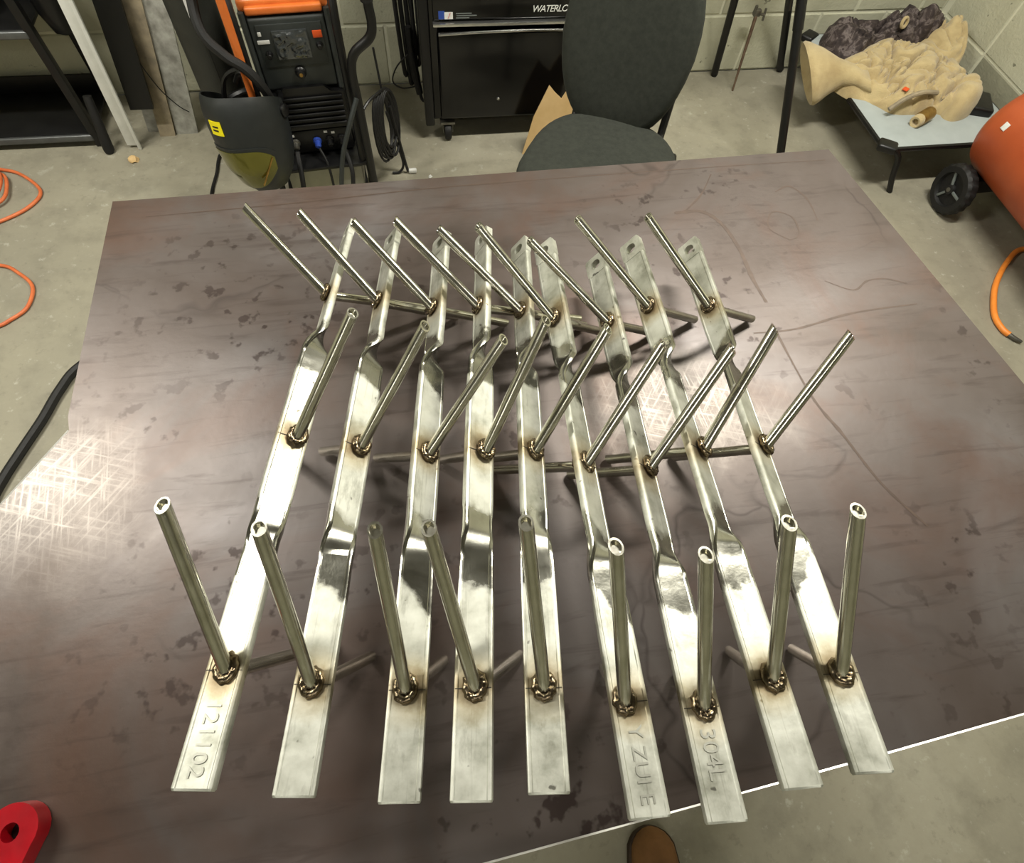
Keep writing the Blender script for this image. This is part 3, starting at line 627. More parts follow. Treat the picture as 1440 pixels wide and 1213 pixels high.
for sx_ in (-1, 1): MB(CMx).tube([(sx_ * 0.124, -0.136, 0.40), (sx_ * 0.124, -0.136, 0.64)], 0.009, 8).build('panel_rail', MAT['plastic'], wm)
gr = MB(CMx).prism([(-0.125, 0.27), (0.125, 0.27), (0.125, 0.395), (0.085, 0.398), (0.065, 0.418), (-0.065, 0.418), (-0.085, 0.398), (-0.125, 0.395)], 0.10, 0.155, Matrix.Rotation(R(90), 4, 'X')).build('grille', MAT['black'], wm)
for k in range(6): MB(CMx).box((0, -0.158, 0.288 + 0.019 * k), (0.235, 0.012, 0.007), 0.002, Matrix.Rotation(R(-25), 3, 'X')).build('louvre', MAT['shelfmetal'], gr)
cpn = MB(CMx).box((0, -0.135, 0.222), (0.25, 0.035, 0.085), 0.006).build('socket_panel', MAT['black'], wm)
for x, mt in ((-0.075, 'dullsteel'), (0.0, 'blue'), (0.045, 'black'), (0.088, 'black')):
    MB().lathe([(0.015, 0), (0.015, 0.008), (0.011, 0.010), (0.011, 0.026), (0.006, 0.03)], 16, PM(x, -0.152, 0.225) @ Matrix.Rotation(R(105), 4, 'X')).build('socket', MAT[mt], cpn)
for x, z in ((0.035, 0.255), (-0.08, 0.25), (0.06, 0.25)): MB(CMx).box((x, -0.1535, z), (0.012, 0.001, 0.008)).build('marking', MAT['label'], cpn)
def cable(name, pts, r_, mat, label, k=8): return top(name, MB().tube(spline(pts, k), r_, 8), MAT[mat], label, 'cable', tuple(pts[-1]))
def cw(x, y, z): return tuple(CMx @ Vector((x, y, z)))
cable('welding_cable', [cw(0.09, -0.19, 0.215), cw(0.10, -0.24, 0.15), (-0.215, 1.86, 0.06), (-0.24, 1.78, 0.012)], 0.008, 'rubber', 'thick black cable dropping from the right socket of the welding machine')
cable('welding_cable', [cw(-0.075, -0.19, 0.215), cw(-0.08, -0.24, 0.15), (-0.385, 1.84, 0.06), (-0.37, 1.77, 0.012)], 0.009, 'rubber', 'thick black cable dropping from the left socket of the welding machine')
cable('signal_lead', [cw(0.003, -0.185, 0.215), cw(0.02, -0.22, 0.17), (-0.275, 1.86, 0.07), (-0.27, 1.79, 0.008)], 0.0045, 'rubber', 'thin lead dropping from the blue plug of the welding machine')
cable('gas_hose', [(-0.135, 1.875, 0.43), (-0.17, 1.85, 0.36), (-0.215, 1.84, 0.25), (-0.245, 1.83, 0.12), (-0.26, 1.80, 0.009)], 0.008, 'plastic', 'dark grey hose looping off the bent cart tube')
# things lying on the cart's lower tray
top('storage_box', MB().box((-0.30, 2.07, 0.096), (0.27, 0.30, 0.098), 0.006), MAT['pale'], 'pale grey flat box on the lower tray of the welding cart', 'box', (-0.30, 2.07, 0.047))
top('yellow_pad', MB().box((-0.325, 1.80, 0.006), (0.09, 0.10, 0.012), 0.003, Matrix.Rotation(R(12), 3, 'Z')), simple('pale_yellow_paper', (226, 222, 120), (214, 210, 104), 20, 0.7), 'pale yellow pad on the floor under the welding cables', 'pad', (-0.325, 1.80, 0))
# coil of black cable hung on the bent cart tube
cc = thing('cable_coil', 'coil of thin black cable hung beside the bent cart tube', 'cable', (-0.06, 2.0, 0.08))
for k in range(9):
    a = k * 0.7; xo = -0.058 + 0.004 * k; zt = 0.375 - 0.006 * (k % 3); zb = 0.115 + 0.014 * ((k * 5) % 4); pts = []
    for j in range(25):
        t = 2 * math.pi * j / 24; sl = 0.05
        z = (zt + zb) / 2 + (zt - zb) / 2 * math.cos(t); pts.append((xo - 0.012 + 0.028 * math.sin(t) + sl * (0.25 - z) * 0.9 / 1.0 * 0.6, 1.985 + 0.05 * math.sin(t) + 0.004 * k, z))
    MB().tube(pts, 0.0048, 6, False).build('cable_turn', MAT['rubber'], cc, 60)
MB().tube(spline([(-0.125, 1.9, 0.37), (-0.10, 1.93, 0.385), (-0.07, 1.97, 0.385), (-0.05, 2.0, 0.38)], 5), 0.005, 8).build('hook', MAT['black'], cc)
MB().tube(spline([(-0.064, 2.05, 0.49), (-0.061, 2.05, 0.44), (-0.056, 2.04, 0.36)], 5), 0.004, 6).build('cable_end', MAT['rubber'], cc)
MB().tube(spline([(-0.035, 2.03, 0.30), (-0.02, 2.04, 0.18), (-0.005, 2.05, 0.06), (0.003, 2.05, 0.012)], 6), 0.006, 6).build('cable_end', MAT['rubber'], cc)
MB().tube(spline([(-0.05, 2.03, 0.28), (-0.03, 2.04, 0.16), (-0.012, 2.05, 0.05), (-0.03, 2.05, 0.010), (-0.06, 2.05, 0.008)], 6), 0.005, 6).build('cable_end', MAT['rubber'], cc)
MB().box((0.022, 2.05, 0.012), (0.032, 0.016, 0.016), 0.004).build('connector', MAT['label'], cc, label='small pale pink connector')

# ------------------------------------------------------------------ welding helmet
hm = thing('welding_helmet', 'matt black welding helmet with gold visor and yellow emblem before the cart', 'helmet', (-0.47, 1.84, 0.17))
HM = Matrix.Translation((-0.485, 1.885, 0.335)) @ Matrix.Rotation(R(-24), 4, 'Z') @ Matrix.Rotation(R(-8), 4, 'Y') @ Matrix.Rotation(R(-6), 4, 'X')
def hr(az, v):
    """helmet surface: az 0 = front (-y), v 0 chin .. 1 crown"""
    keys = [(0, 0.060, -0.175), (0.12, 0.088, -0.135), (0.28, 0.112, -0.075), (0.45, 0.122, -0.01), (0.62, 0.124, 0.05), (0.78, 0.122, 0.098), (0.9, 0.116, 0.128), (1, 0.106, 0.150)]
    for (v0, r0, z0), (v1, r1, z1) in zip(keys[:-1], keys[1:]):
        if v <= v1 + 1e-9:
            t = (v - v0) / (v1 - v0); r_, z = r0 + (r1 - r0) * t, z0 + (z1 - z0) * t; break
    fwd = 1.12 - 0.10 * math.cos(az * 2) * 0 - 0.06 * abs(math.sin(az))
    return Vector((math.sin(az) * r_, -math.cos(az) * r_ * fwd - 0.02 * (1 - v), z))
def shell(a0, a1, v0, v1, na, nv, off=0.0, thick=0.004, vedge=None):
    mb = MB(HM); vs = []; fs = []
    for lay in (off, off - thick):
        for i in range(nv + 1):
            for j in range(na + 1):
                az = a0 + (a1 - a0) * j / na; f = j / na
                lo_, hi_ = (v0, v1) if vedge is None else vedge(f)
                p = hr(az, lo_ + (hi_ - lo_) * i / nv); d = Vector((p.x, p.y, p.z * 0.3)).normalized(); vs.append(p + d * lay)
    w = na + 1; tot = w * (nv + 1)
    for i in range(nv):
        for j in range(na):
            a = i * w + j; fs.append((a, a + 1, a + w + 1, a + w)); fs.append((tot + a, tot + a + w, tot + a + w + 1, tot + a + 1))
    for j in range(na): fs += [(j, tot + j, tot + j + 1, j + 1), (nv * w + j, nv * w + j + 1, tot + nv * w + j + 1, tot + nv * w + j)]
    for i in range(nv): fs += [(i * w, (i + 1) * w, tot + (i + 1) * w, tot + i * w), (i * w + na, tot + i * w + na, tot + (i + 1) * w + na, (i + 1) * w + na)]
    return mb._add(vs, fs)
shell(R(-112), R(112), 0.0, 1.0, 36, 20, 0.0, 0.004, lambda f: (0.0, 1.0 - 0.26 * abs(2 * f - 1) ** 2.2)).build('shell', MAT['helmet'], hm, 60)
vz = shell(R(-62), R(58), 0.1, 0.5, 24, 10, 0.005, 0.006, lambda f: (0.10 + 0.16 * abs(2 * f - 1) ** 3, 0.47 - 0.10 * abs(2 * f - 1) ** 4)).build('visor', MAT['visor'], hm, 60)
shell(R(-67), R(63), 0.07, 0.53, 24, 8, 0.003, 0.006, lambda f: (0.075 + 0.16 * abs(2 * f - 1) ** 3, 0.50 - 0.10 * abs(2 * f - 1) ** 4)).build('visor_frame', MAT['helmet'], hm, 60)
em = shell(R(-20), R(1), 0.62, 0.755, 4, 4, 0.0035, 0.003).build('emblem', MAT['yellow'], hm)
shell(R(-14), R(-4), 0.695, 0.710, 3, 1, 0.0045, 0.002).build('emblem_stroke', MAT['black'], em)
shell(R(-15), R(-5), 0.660, 0.675, 3, 1, 0.0045, 0.002).build('emblem_stroke', MAT['black'], em)
MB(HM).torus(Matrix.Translation((0, 0.03, 0.07)), 0.095, 0.009, 28, 6, 1.15).build('headband', MAT['black'], hm)
MB(HM).tube(spline([(-0.09, 0.02, 0.07), (-0.06, 0.03, 0.14), (0, 0.04, 0.165), (0.06, 0.03, 0.14), (0.09, 0.02, 0.07)], 5), 0.008, 6).build('crown_strap', MAT['black'], hm)
for s in (-1, 1): MB().lathe([(0.02, 0), (0.02, 0.012), (0.014, 0.016)], 16, HM @ Matrix.Translation((s * 0.118, 0.02, 0.06)) @ Matrix.Rotation(R(90 * s), 4, 'Y')).build('pivot_knob', MAT['black'], hm)
MB(HM).bar((0.055, -0.128, -0.12), (0.10, -0.09, -0.04), 0.006, 0.004).build('scale_strip', MAT['brass'], hm)
MB().tube(spline([(-0.50, 1.92, 0.47), (-0.48, 1.915, 0.50), (-0.458, 1.905, 0.50)], 5), 0.008, 8).build('hanging_strap', MAT['black'], hm)

# ------------------------------------------------------------------ gas cylinder
gc = thing('gas_cylinder', 'dark grey gas cylinder with a white label left of the welding machine', 'cylinder', (-0.622, 2.2, 0))
MB().lathe([(0.066, 0), (0.074, 0.01), (0.077, 0.03), (0.077, 1.02), (0.072, 1.07), (0.055, 1.115), (0.034, 1.14), (0.03, 1.15), (0.03, 1.18)], 32, Matrix.Translation((-0.622, 2.2, 0))).build('body', MAT['cyl'], gc)
MB().lathe([(0.014, 1.18), (0.014, 1.24), (0.022, 1.245), (0.022, 1.26)], 14, Matrix.Translation((-0.622, 2.2, 0))).build('valve', MAT['brass'], gc)
vs = []; fs = []
for j in range(4):
    a = R(-88 + 7 * j)
    for z in (0.545, 0.68): vs.append((-0.622 + 0.0778 * math.cos(a) - 0.0, 2.2 + 0.0778 * math.sin(a), z))
for j in range(3): fs.append((2 * j, 2 * j + 2, 2 * j + 3, 2 * j + 1))
MB()._add(vs, fs).build('paper_label', MAT['label'], gc)
MB().tube([(-0.60, 2.1215, 0.35), (-0.598, 2.1215, 0.9)], 0.0016, 6).build('seam', MAT['black'], gc)
MB().tube(spline([(-0.57, 2.09, 0.95), (-0.54, 1.98, 0.76), (-0.540, 1.90, 0.64), (-0.492, 1.87, 0.58), (-0.446, 1.862, 0.545), (-0.417, 1.862, 0.50), (-0.402, 1.875, 0.44), (-0.402, 1.90, 0.38)], 6), 0.015, 10).build('hose', MAT['rubber'], gc)
cable('floor_lead', [(-0.62, 2.28, 0.006), (-0.73, 2.24, 0.006), (-0.745, 2.1, 0.006), (-0.755, 1.98, 0.006), (-0.74, 1.8, 0.006)], 0.006, 'rubber', 'black lead on the floor left of the welding helmet')

# ------------------------------------------------------------------ black shelving at the left
sh = thing('shelving_unit', 'black steel shelving unit standing at the far left by the wall', 'shelf', (-1.65, 2.47, 0))
for x in (-2.1, -1.205):
    for y in (2.335, 2.615): MB().bar((x, y, 0), (x, y, 1.25), 0.03, 0.03, 0.003).build('post', MAT['shelfmetal'], sh)
for z in (0.05, 0.43, 0.82, 1.2):
    s_ = MB().box((-1.65, 2.475, z - 0.006), (0.89, 0.28, 0.012), 0.003).build('shelf', MAT['shelfmetal'], sh)
    MB().box((-1.65, 2.325, z - 0.012), (0.875, 0.016, 0.026), 0.006, seg=3).build('front_lip', MAT['shelflip'], s_)
    MB().box((-1.65, 2.622, z + 0.03), (0.875, 0.012, 0.07), 0.003).build('back_lip', MAT['shelfmetal'], s_)
top('crate', MB().box((-1.62, 2.475, 0.52), (0.55, 0.24, 0.17), 0.012).box((-1.62, 2.352, 0.575), (0.5, 0.01, 0.02), 0.003), MAT['rubber'], 'dull black crate on the middle shelf of the unit', 'crate', (-1.62, 2.475, 0.43))
bag = thing('tool_bag', 'black cloth bag hanging beside the shelving post', 'bag', (-1.13, 2.40, 0.36))
rings = []
for k, (z, rx, ry) in enumerate(((0.37, 0.012, 0.012), (0.385, 0.035, 0.035), (0.45, 0.05, 0.045), (0.55, 0.052, 0.045), (0.66, 0.04, 0.035), (0.74, 0.02, 0.02))):
    rings.append([Vector((-1.135 + rx * math.cos(t) * (1 + 0.12 * math.sin(3 * t + k)), 2.42 + ry * math.sin(t), z)) for t in [2 * math.pi * j / 18 for j in range(18)]])
MB().loft(rings).build('pouch', MAT['black'], bag, 60)
MB().tube(spline([(-1.135, 2.42, 0.74), (-1.15, 2.40, 0.83), (-1.19, 2.36, 0.85)], 4), 0.006, 6).build('strap', MAT['black'], bag)
top('rubber_ended_rod', MB().tube(spline([(-1.163, 2.282, 0.0), (-1.163, 2.283, 0.02), (-1.155, 2.30, 0.10), (-1.15, 2.33, 0.2)], 4), [0.012, 0.016, 0.019, 0.02, 0.02, 0.02, 0.019, 0.018, 0.018, 0.017, 0.016, 0.016, 0.015], 12), MAT['rubber'], 'short black rubber-ended rod standing at the foot of the shelving', 'rod', (-1.163, 2.282, 0))  # short black tube with a rubber end, no tool head
# white angle trim and grey boards leaning on the wall
wt = thing('white_trim', 'long white angle trim standing between shelving and grey boards', 'trim', (-1.06, 2.30, 0))
MB().bar((-1.078, 2.302, 0.012), (-0.975, 2.312, 1.25), 0.038, 0.004, 0.001).build('wide_flange', MAT['white'], wt)
MB().bar((-1.052, 2.292, 0.0), (-0.953, 2.302, 1.25), 0.012, 0.012, 0.002).build('edge_flange', MAT['white'], wt)
def board(name, b0, b1, t0, t1, mat, label, cat='board', y0=2.37, zb=0.0, ztop=1.3, th=0.018, tilt=0.235):
    dy = tilt; vs = []
    for (x0, x1, y, z) in ((b0, b1, y0, zb), (t0, t1, y0 + dy, ztop)):
        vs += [(x0, y, z), (x1, y, z), (x1, y + th, z + (0.004 if z == zb else 0)), (x0, y + th, z + (0.004 if z == zb else 0))]
    mb = MB()._add(vs, [(3, 2, 1, 0), (4, 5, 6, 7), (0, 1, 5, 4), (1, 2, 6, 5), (2, 3, 7, 6), (3, 0, 4, 7)])
    return top(name, mb, MAT[mat], label, cat, ((b0 + b1) / 2, y0, zb))
board('leaning_board', -1.035, -0.955, -0.87, -0.79, 'wood', 'grey board leaning behind the white trim', y0=2.40, tilt=0.22)
board('leaning_board', -0.985, -0.925, -0.79, -0.715, 'wood2', 'narrow brownish board leaning between two grey boards', y0=2.365, tilt=0.24)
board('leaning_board', -0.922, -0.838, -0.725, -0.645, 'wood', 'smooth grey board leaning nearest the gas cylinder', y0=2.375, tilt=0.24)
board('dark_panel', -1.03, -0.945, -0.90, -0.80, 'black', 'black panel propped between the white trim and the grey boards', 'panel', y0=2.335, zb=0.135, tilt=0.23)
MB().tube(spline([(-0.93, 2.37, 0.30), (-0.90, 2.362, 0.2), (-0.86, 2.36, 0.13), (-0.83, 2.362, 0.10)], 5), 0.002, 5).build('hanging_wire', MAT['black'])
o = bpy.data.objects['hanging_wire']; tag(o, 'thin black wire hanging across the grey boards', 'wire')

# ------------------------------------------------------------------ floor: hoses, cables, crumbs
hs = thing('orange_cord', 'orange cord coiled loosely on the floor at the far left', 'cord', (-1.6, 1.8, 0))
pa = [(-1.95, 1.75, 0.007), (-1.9, 2.15, 0.007), (-1.7, 2.24, 0.007), (-1.544, 2.204, 0.007), (-1.46, 2.164, 0.007), (-1.375, 2.066, 0.007), (-1.398, 1.982, 0.007), (-1.479, 1.916, 0.007), (-1.6, 1.86, 0.007), (-1.75, 1.80, 0.012), (-1.72, 1.66, 0.02), (-1.56, 1.70, 0.014), (-1.43, 1.695, 0.007), (-1.364, 1.652, 0.007), (-1.306, 1.584, 0.007), (-1.303, 1.496, 0.007), (-1.342, 1.447, 0.007), (-1.40, 1.415, 0.007), (-1.6, 1.38, 0.007), (-1.8, 1.45, 0.007)]
MB().tube(spline(pa, 8), 0.0062, 8).build('cord', MAT['hose'], hs, 60)
MB().tube(spline([(-1.8, 2.05, 0.018), (-1.66, 2.18, 0.018), (-1.53, 2.165, 0.018), (-1.489, 2.087, 0.018), (-1.5, 2.0, 0.018), (-1.64, 1.95, 0.018), (-1.78, 1.98, 0.018), (-1.8, 2.05, 0.018)], 8), 0.0062, 8).build('cord_turn', MAT['hose'], hs, 60)
MB().tube(spline([(-1.8, 2.07, 0.030), (-1.66, 2.2, 0.030), (-1.55, 2.185, 0.030), (-1.505, 2.10, 0.030), (-1.52, 2.01, 0.030), (-1.64, 1.97, 0.030), (-1.78, 2.0, 0.030), (-1.8, 2.07, 0.030)], 8), 0.0062, 8).build('cord_turn', MAT['hose'], hs, 60)
cable('power_cable', [(-0.7, 1.30, 0.014), (-0.95, 1.33, 0.014), (-1.09, 1.225, 0.014), (-1.135, 1.141, 0.014), (-1.165, 1.039, 0.014), (-1.202, 0.937, 0.014), (-1.236, 0.836, 0.014), (-1.30, 0.6, 0.014), (-1.5, 0.3, 0.014)], 0.0135, 'rubber', 'thick black cable curving over the floor left of the plate')
def crumb(x, y, s, mat, label, k):
    b = bmesh.new(); bmesh.ops.create_icosphere(b, subdivisions=2, radius=s)
    for v in b.verts:
        v.co *= 1 + 0.5 * noise.noise(v.co * (1.6 / s) + Vector((k, k, k))); v.co.z = max(v.co.z * 0.6, -s * 0.3)
    mb = MB(); b.verts.index_update(); mb._add([v.co + Vector((x, y, s * 0.3)) for v in b.verts], [[v.index for v in f.verts] for f in b.faces]); b.free()
    return top('floor_crumb', mb, MAT[mat], label, 'debris', (x, y, 0), 'bits lying on the floor')
crumb(-1.068, 2.222, 0.02, 'cardboard', 'pale crumpled bit on the floor below the white trim', 1)
crumb(1.70, 1.93, 0.011, 'label', 'small white chip on the floor left of the cot leg', 2)
crumb(1.46, 2.02, 0.010, 'label', 'small white chip on the floor near the black stand', 3)
crumb(0.09, 2.02, 0.008, 'label', 'tiny white chip on the floor before the cabinet caster', 4)

# ------------------------------------------------------------------ black tubular stand
st = thing('tripod_stand', 'tall black tubular stand with splayed legs behind the plate', 'stand', (1.6, 2.4, 0))
apex = Vector((1.30, 2.36, 1.27))
for k, f in enumerate((Vector((1.535, 1.829, 0.0)), Vector((1.528, 2.622, 0.0)), Vector((1.88, 2.638, 0.0)))):
    d = f - apex; ap = apex + Vector((0.03 * math.cos(k * 2.1), 0.03 * math.sin(k * 2.1), 0))
    lg = MB().tube([ap, ap + (f - ap) * 0.6], 0.019, 12).build('leg', MAT['black'], st)
    MB().tube([ap + (f - ap) * 0.5, ap + (f - ap) * 0.985], 0.0165, 12).build('lower_tube', MAT['black'], lg)
    MB().tube([ap + (f - ap) * 0.965, Vector((f.x, f.y, 0.012)), f], [0.0165, 0.0165, 0.013], 12).build('rubber_foot', MAT['rubber'], lg)
MB().lathe([(0.05, -0.02), (0.055, 0.0), (0.055, 0.03), (0.03, 0.045), (0.02, 0.10), (0.02, 0.2)], 16, Matrix.Translation(apex)).build('hub', MAT['black'], st)
MB().tube([apex + (Vector((1.60, 2.33, 0.40)) - apex) * 0.1, Vector((1.575, 2.33, 0.43))], 0.011, 8).build('hanging_crank', MAT['black'], st)
# ------------------------------------------------------------------ thin pipe with a clamp head by the wall
pp_ = thing('clamp_rod', 'thin rusty rod with a metal clamp head propped by the block wall', 'rod', (1.58, 2.50, 0))
MB().tube([(1.58, 2.497, 0.0), (1.587, 2.53, 0.12), (1.603, 2.585, 0.295)], [0.0045, 0.006, 0.0085], 8).build('rod', MAT['rust'], pp_)
MB().box((1.604, 2.585, 0.295), (0.03, 0.022, 0.028), 0.004).tube([(1.588, 2.583, 0.293), (1.588, 2.58, 0.325)], 0.007, 8).build('clamp_head', MAT['dullsteel'], pp_)
MB().tube([(1.615, 2.585, 0.29), (1.645, 2.585, 0.285)], 0.006, 8).tube([(1.645, 2.585, 0.262), (1.640, 2.585, 0.31)], 0.005, 8).build('handle', MAT['dullsteel'], pp_)

# ------------------------------------------------------------------ low cot with clothing
ct = thing('low_cot', 'low grey fabric cot on black legs in the room corner', 'cot', (2.22, 2.2, 0))
CX0, CX1, CY0, CY1, CZ = 1.905, 2.545, 1.79, 2.60, 0.2
n = 14; vs = []; fs = []
for lay in (0, 1):
    for i in range(n + 1):
        for j in range(n + 1):
            u, v = i / n, j / n; sag = -0.022 * math.sin(math.pi * u) * math.sin(math.pi * v)
            ed = -0.012 * (max(0, abs(2 * u - 1) - 0.9) * 10) ** 2 - 0.012 * (max(0, abs(2 * v - 1) - 0.9) * 10) ** 2
            vs.append((CX0 + (CX1 - CX0) * u, CY0 + (CY1 - CY0) * v, CZ + sag + ed - 0.003 * lay))
w = n + 1; tot = w * w
for i in range(n):
    for j in range(n): a = i * w + j; fs += [(a, a + w, a + w + 1, a + 1), (tot + a, tot + a + 1, tot + a + w + 1, tot + a + w)]
for i in range(n): fs += [(i, i + 1, tot + i + 1, tot + i), (n * w + i, tot + n * w + i, tot + n * w + i + 1, n * w + i + 1), (i * w, tot + i * w, tot + (i + 1) * w, (i + 1) * w), (i * w + n, (i + 1) * w + n, tot + (i + 1) * w + n, tot + i * w + n)]
MB()._add(vs, fs).build('fabric_bed', MAT['cot'], ct, 60)
for (a, b) in (((CX0, CY0), (CX1, CY0)), ((CX0, CY1), (CX1, CY1)), ((CX0, CY0), (CX0, CY1)), ((CX1, CY0), (CX1, CY1))):
    MB().tube([(a[0], a[1], CZ - 0.022), (b[0], b[1], CZ - 0.022)], 0.011, 8).build('side_tube', MAT['black'], ct)
for sx_, cx in ((-1, CX0), (1, CX1)):
    for sy, cy in ((-1, CY0), (1, CY1)):
        lg = MB().tube(spline([(cx + 0.03 * (sx_ < 0), cy, CZ - 0.02), (cx + 0.075 * (sx_ < 0), cy - 0.01 * (sy < 0), CZ - 0.05), (cx + 0.10 * (sx_ < 0), cy - 0.03 * (sy < 0), 0.06), (cx + 0.125 * (sx_ < 0), cy - 0.04 * (sy < 0), 0.0)], 5), 0.0115, 10).build('leg', MAT['black'], ct)
        MB().box((cx - sx_ * 0.012, cy - sy * 0.012, CZ - 0.015), (0.075, 0.06, 0.03), 0.010, Matrix.Rotation(R(-35 * sx_ * sy), 3, 'Z'), 3).build('corner_cap', MAT['black'], lg)

def heap(outline, cen, z0, h, seed, fold=0.5, fs_=14.0, K=18, N=84, prof=0.5, anis=(1, 1), sub=6):
    """soft cloth lump: star-shaped outline, folded height field, closed underneath"""
    P = [Vector((x, y)) for x, y in outline]; per = []
    for i in range(len(P)):
        a, b = P[i], P[(i + 1) % len(P)]; p0, p3 = P[i - 1], P[(i + 2) % len(P)]
        for j in range(sub):
            t = j / sub; per.append(0.5 * ((2 * a) + (b - p0) * t + (2 * p0 - 5 * a + 4 * b - p3) * t * t + (3 * a - p0 - 3 * b + p3) * t ** 3))
    c = Vector(cen); vs = []; fs = []; N = len(per)
    for k in range(K + 1):
        f = k / K
        for p in per:
            q = c + (p - c) * f; e = (1 - f ** 4) ** prof
            v3 = Vector((q.x * fs_ * anis[0], q.y * fs_ * anis[1], seed))
            wv = v3 + 0.9 * Vector((noise.noise(v3 * 0.6), noise.noise(v3 * 0.6 + Vector((5, 5, 5))), 0))
            n1 = noise.noise(wv); n2 = noise.noise(wv * 1.9 + Vector((3, 1, 2))); n3 = noise.noise(v3 * 0.5 + Vector((9, 2, 4)))
            cr = fold * (0.50 * math.exp(-(n1 / 0.09) ** 2) + 0.28 * math.exp(-(n2 / 0.10) ** 2))
            z = z0 + e * h * (0.85 + 0.5 * n3 + 0.18 * fold * n2 - cr); vs.append((q.x, q.y, max(z, z0) if k < K else z0))
    for k in range(K):
        for j in range(N): fs.append((k * N + j, k * N + (j + 1) % N, (k + 1) * N + (j + 1) % N, (k + 1) * N + j))
    b0 = len(vs); vs += [(p.x, p.y, z0 - 0.004) for p in per]
    for j in range(N): fs.append((K * N + j, K * N + (j + 1) % N, b0 + (j + 1) % N, b0 + j))
    fs.append(tuple(b0 + j for j in range(N))[::-1]); return MB()._add(vs, fs)
CB = 0.192
jk = thing('tan_fleece_jacket', 'crumpled tan fleece jacket thrown over the grey cot', 'jacket', (2.15, 2.2, CB))
BODY = [(1.845, 2.22), (1.883, 2.304), (1.968, 2.32), (2.07, 2.401), (2.211, 2.455), (2.336, 2.42), (2.44, 2.47), (2.535, 2.48), (2.535, 2.38), (2.469, 2.23), (2.455, 2.125), (2.40, 2.03), (2.289, 1.945), (2.24, 1.985), (2.144, 1.985), (2.034, 1.99), (1.985, 2.042), (1.938, 2.085), (1.89, 2.13), (1.862, 2.18)]
heap(BODY, (2.2, 2.2), CB - 0.01, 0.125, 3.3, 0.66, 11.0, 46, prof=0.6, anis=(0.8, 1.25), sub=12).build('body', MAT['tan'], jk, 75)
heap([(2.36, 2.116), (2.438, 2.13), (2.455, 2.075), (2.42, 1.995), (2.348, 1.94), (2.275, 1.925), (2.251, 1.965), (2.295, 2.05)], (2.35, 2.03), CB - 0.01, 0.125, 8.1, 0.22, 9, 18, prof=0.6).build('hood', MAT['tan'], jk, 75)
heap([(2.38, 2.46), (2.47, 2.49), (2.535, 2.47), (2.54, 2.36), (2.48, 2.26), (2.40, 2.25), (2.34, 2.32), (2.34, 2.41)], (2.44, 2.37), CB, 0.145, 5.2, 0.5, 12, 22, prof=0.6).build('shoulder', MAT['tan'], jk, 75)
# flared hem hanging over the cot's left edge
ax = Vector((-0.80, 0.18, -0.42)).normalized(); sd = Vector((0, 1, 0)); sd = (sd - ax * sd.dot(ax)).normalized(); upv = sd.cross(ax) * -1
def hem_ring(c, ry, rz, ph=0): return [Vector(c) + sd * ry * math.cos(t) * (1 + 0.05 * math.sin(3 * t + ph)) + upv * rz * math.sin(t) for t in [2 * math.pi * j / 36 for j in range(36)]]
MB().loft([hem_ring((1.97, 2.16, 0.24), 0.07, 0.035), hem_ring((1.91, 2.19, 0.245), 0.055, 0.04), hem_ring((1.87, 2.22, 0.24), 0.062, 0.05), hem_ring((1.825, 2.255, 0.225), 0.10, 0.085), hem_ring((1.79, 2.275, 0.21), 0.135, 0.105), hem_ring((1.772, 2.282, 0.203), 0.146, 0.113), hem_ring((1.762, 2.285, 0.199), 0.142, 0.109), hem_ring((1.772, 2.283, 0.203), 0.128, 0.098), hem_ring((1.80, 2.27, 0.215), 0.095, 0.07)]).build('hem', MAT['tan'], jk, 75)
MB().tube(spline([(1.985, 1.975, 0.225), (2.04, 1.985, 0.262), (2.12, 2.0, 0.275), (2.2, 2.012, 0.262)], 6), 0.0095, 8).build('strap', MAT['wood2'], jk)
MB().box((2.062, 2.035, 0.270), (0.026, 0.022, 0.006), 0.003, Matrix.Rotation(R(35), 3, 'Z')).build('logo_patch', MAT['redmark'], jk)
dk = thing('patterned_jacket', 'dark mottled jacket bunched behind the tan fleece on the cot', 'jacket', (2.15, 2.48, CB))
heap([(1.92, 2.50), (1.985, 2.575), (2.095, 2.56), (2.186, 2.545), (2.327, 2.57), (2.42, 2.59), (2.432, 2.495), (2.336, 2.40), (2.225, 2.42), (2.077, 2.38), (1.968, 2.31), (1.915, 2.39)], (2.17, 2.48), CB - 0.006, 0.135, 12.7, 0.6, 11, 20).build('body', MAT['camo'], dk, 75)
heap([(2.31, 2.46), (2.37, 2.56), (2.44, 2.60), (2.50, 2.56), (2.485, 2.47), (2.42, 2.42), (2.34, 2.41)], (2.41, 2.50), CB, 0.19, 2.9, 0.35, 12, 14).build('sleeve', MAT['camo'], dk, 75)
MB().torus(Matrix.Translation((2.235, 2.435, 0.315)) @ Matrix.Rotation(R(70), 4, 'X') @ Matrix.Rotation(R(20), 4, 'Y'), 0.018, 0.007, 18, 8).build('toggle_loop', MAT['tan'], dk)
d = (Vector((2.187, 1.962, 0)) - Vector((2.065, 1.895, 0))).normalized()
rl = thing('fabric_roll', 'small brown and cream roll lying on the cot edge', 'roll', (2.12, 1.93, CB - 0.01))
rmx = Matrix.Translation((2.075, 1.902, 0.213)) @ d.to_track_quat('Z', 'Y').to_matrix().to_4x4()
MB().lathe([(0.013, 0.02), (0.013, 0.0), (0.020, -0.002), (0.024, 0.004), (0.024, 0.03)], 20, rmx).build('cream_end', MAT['tan'], rl)
MB().lathe([(0.024, 0.03), (0.026, 0.034), (0.026, 0.11), (0.022, 0.115)], 20, rmx).build('sleeve', MAT['brass'], rl)
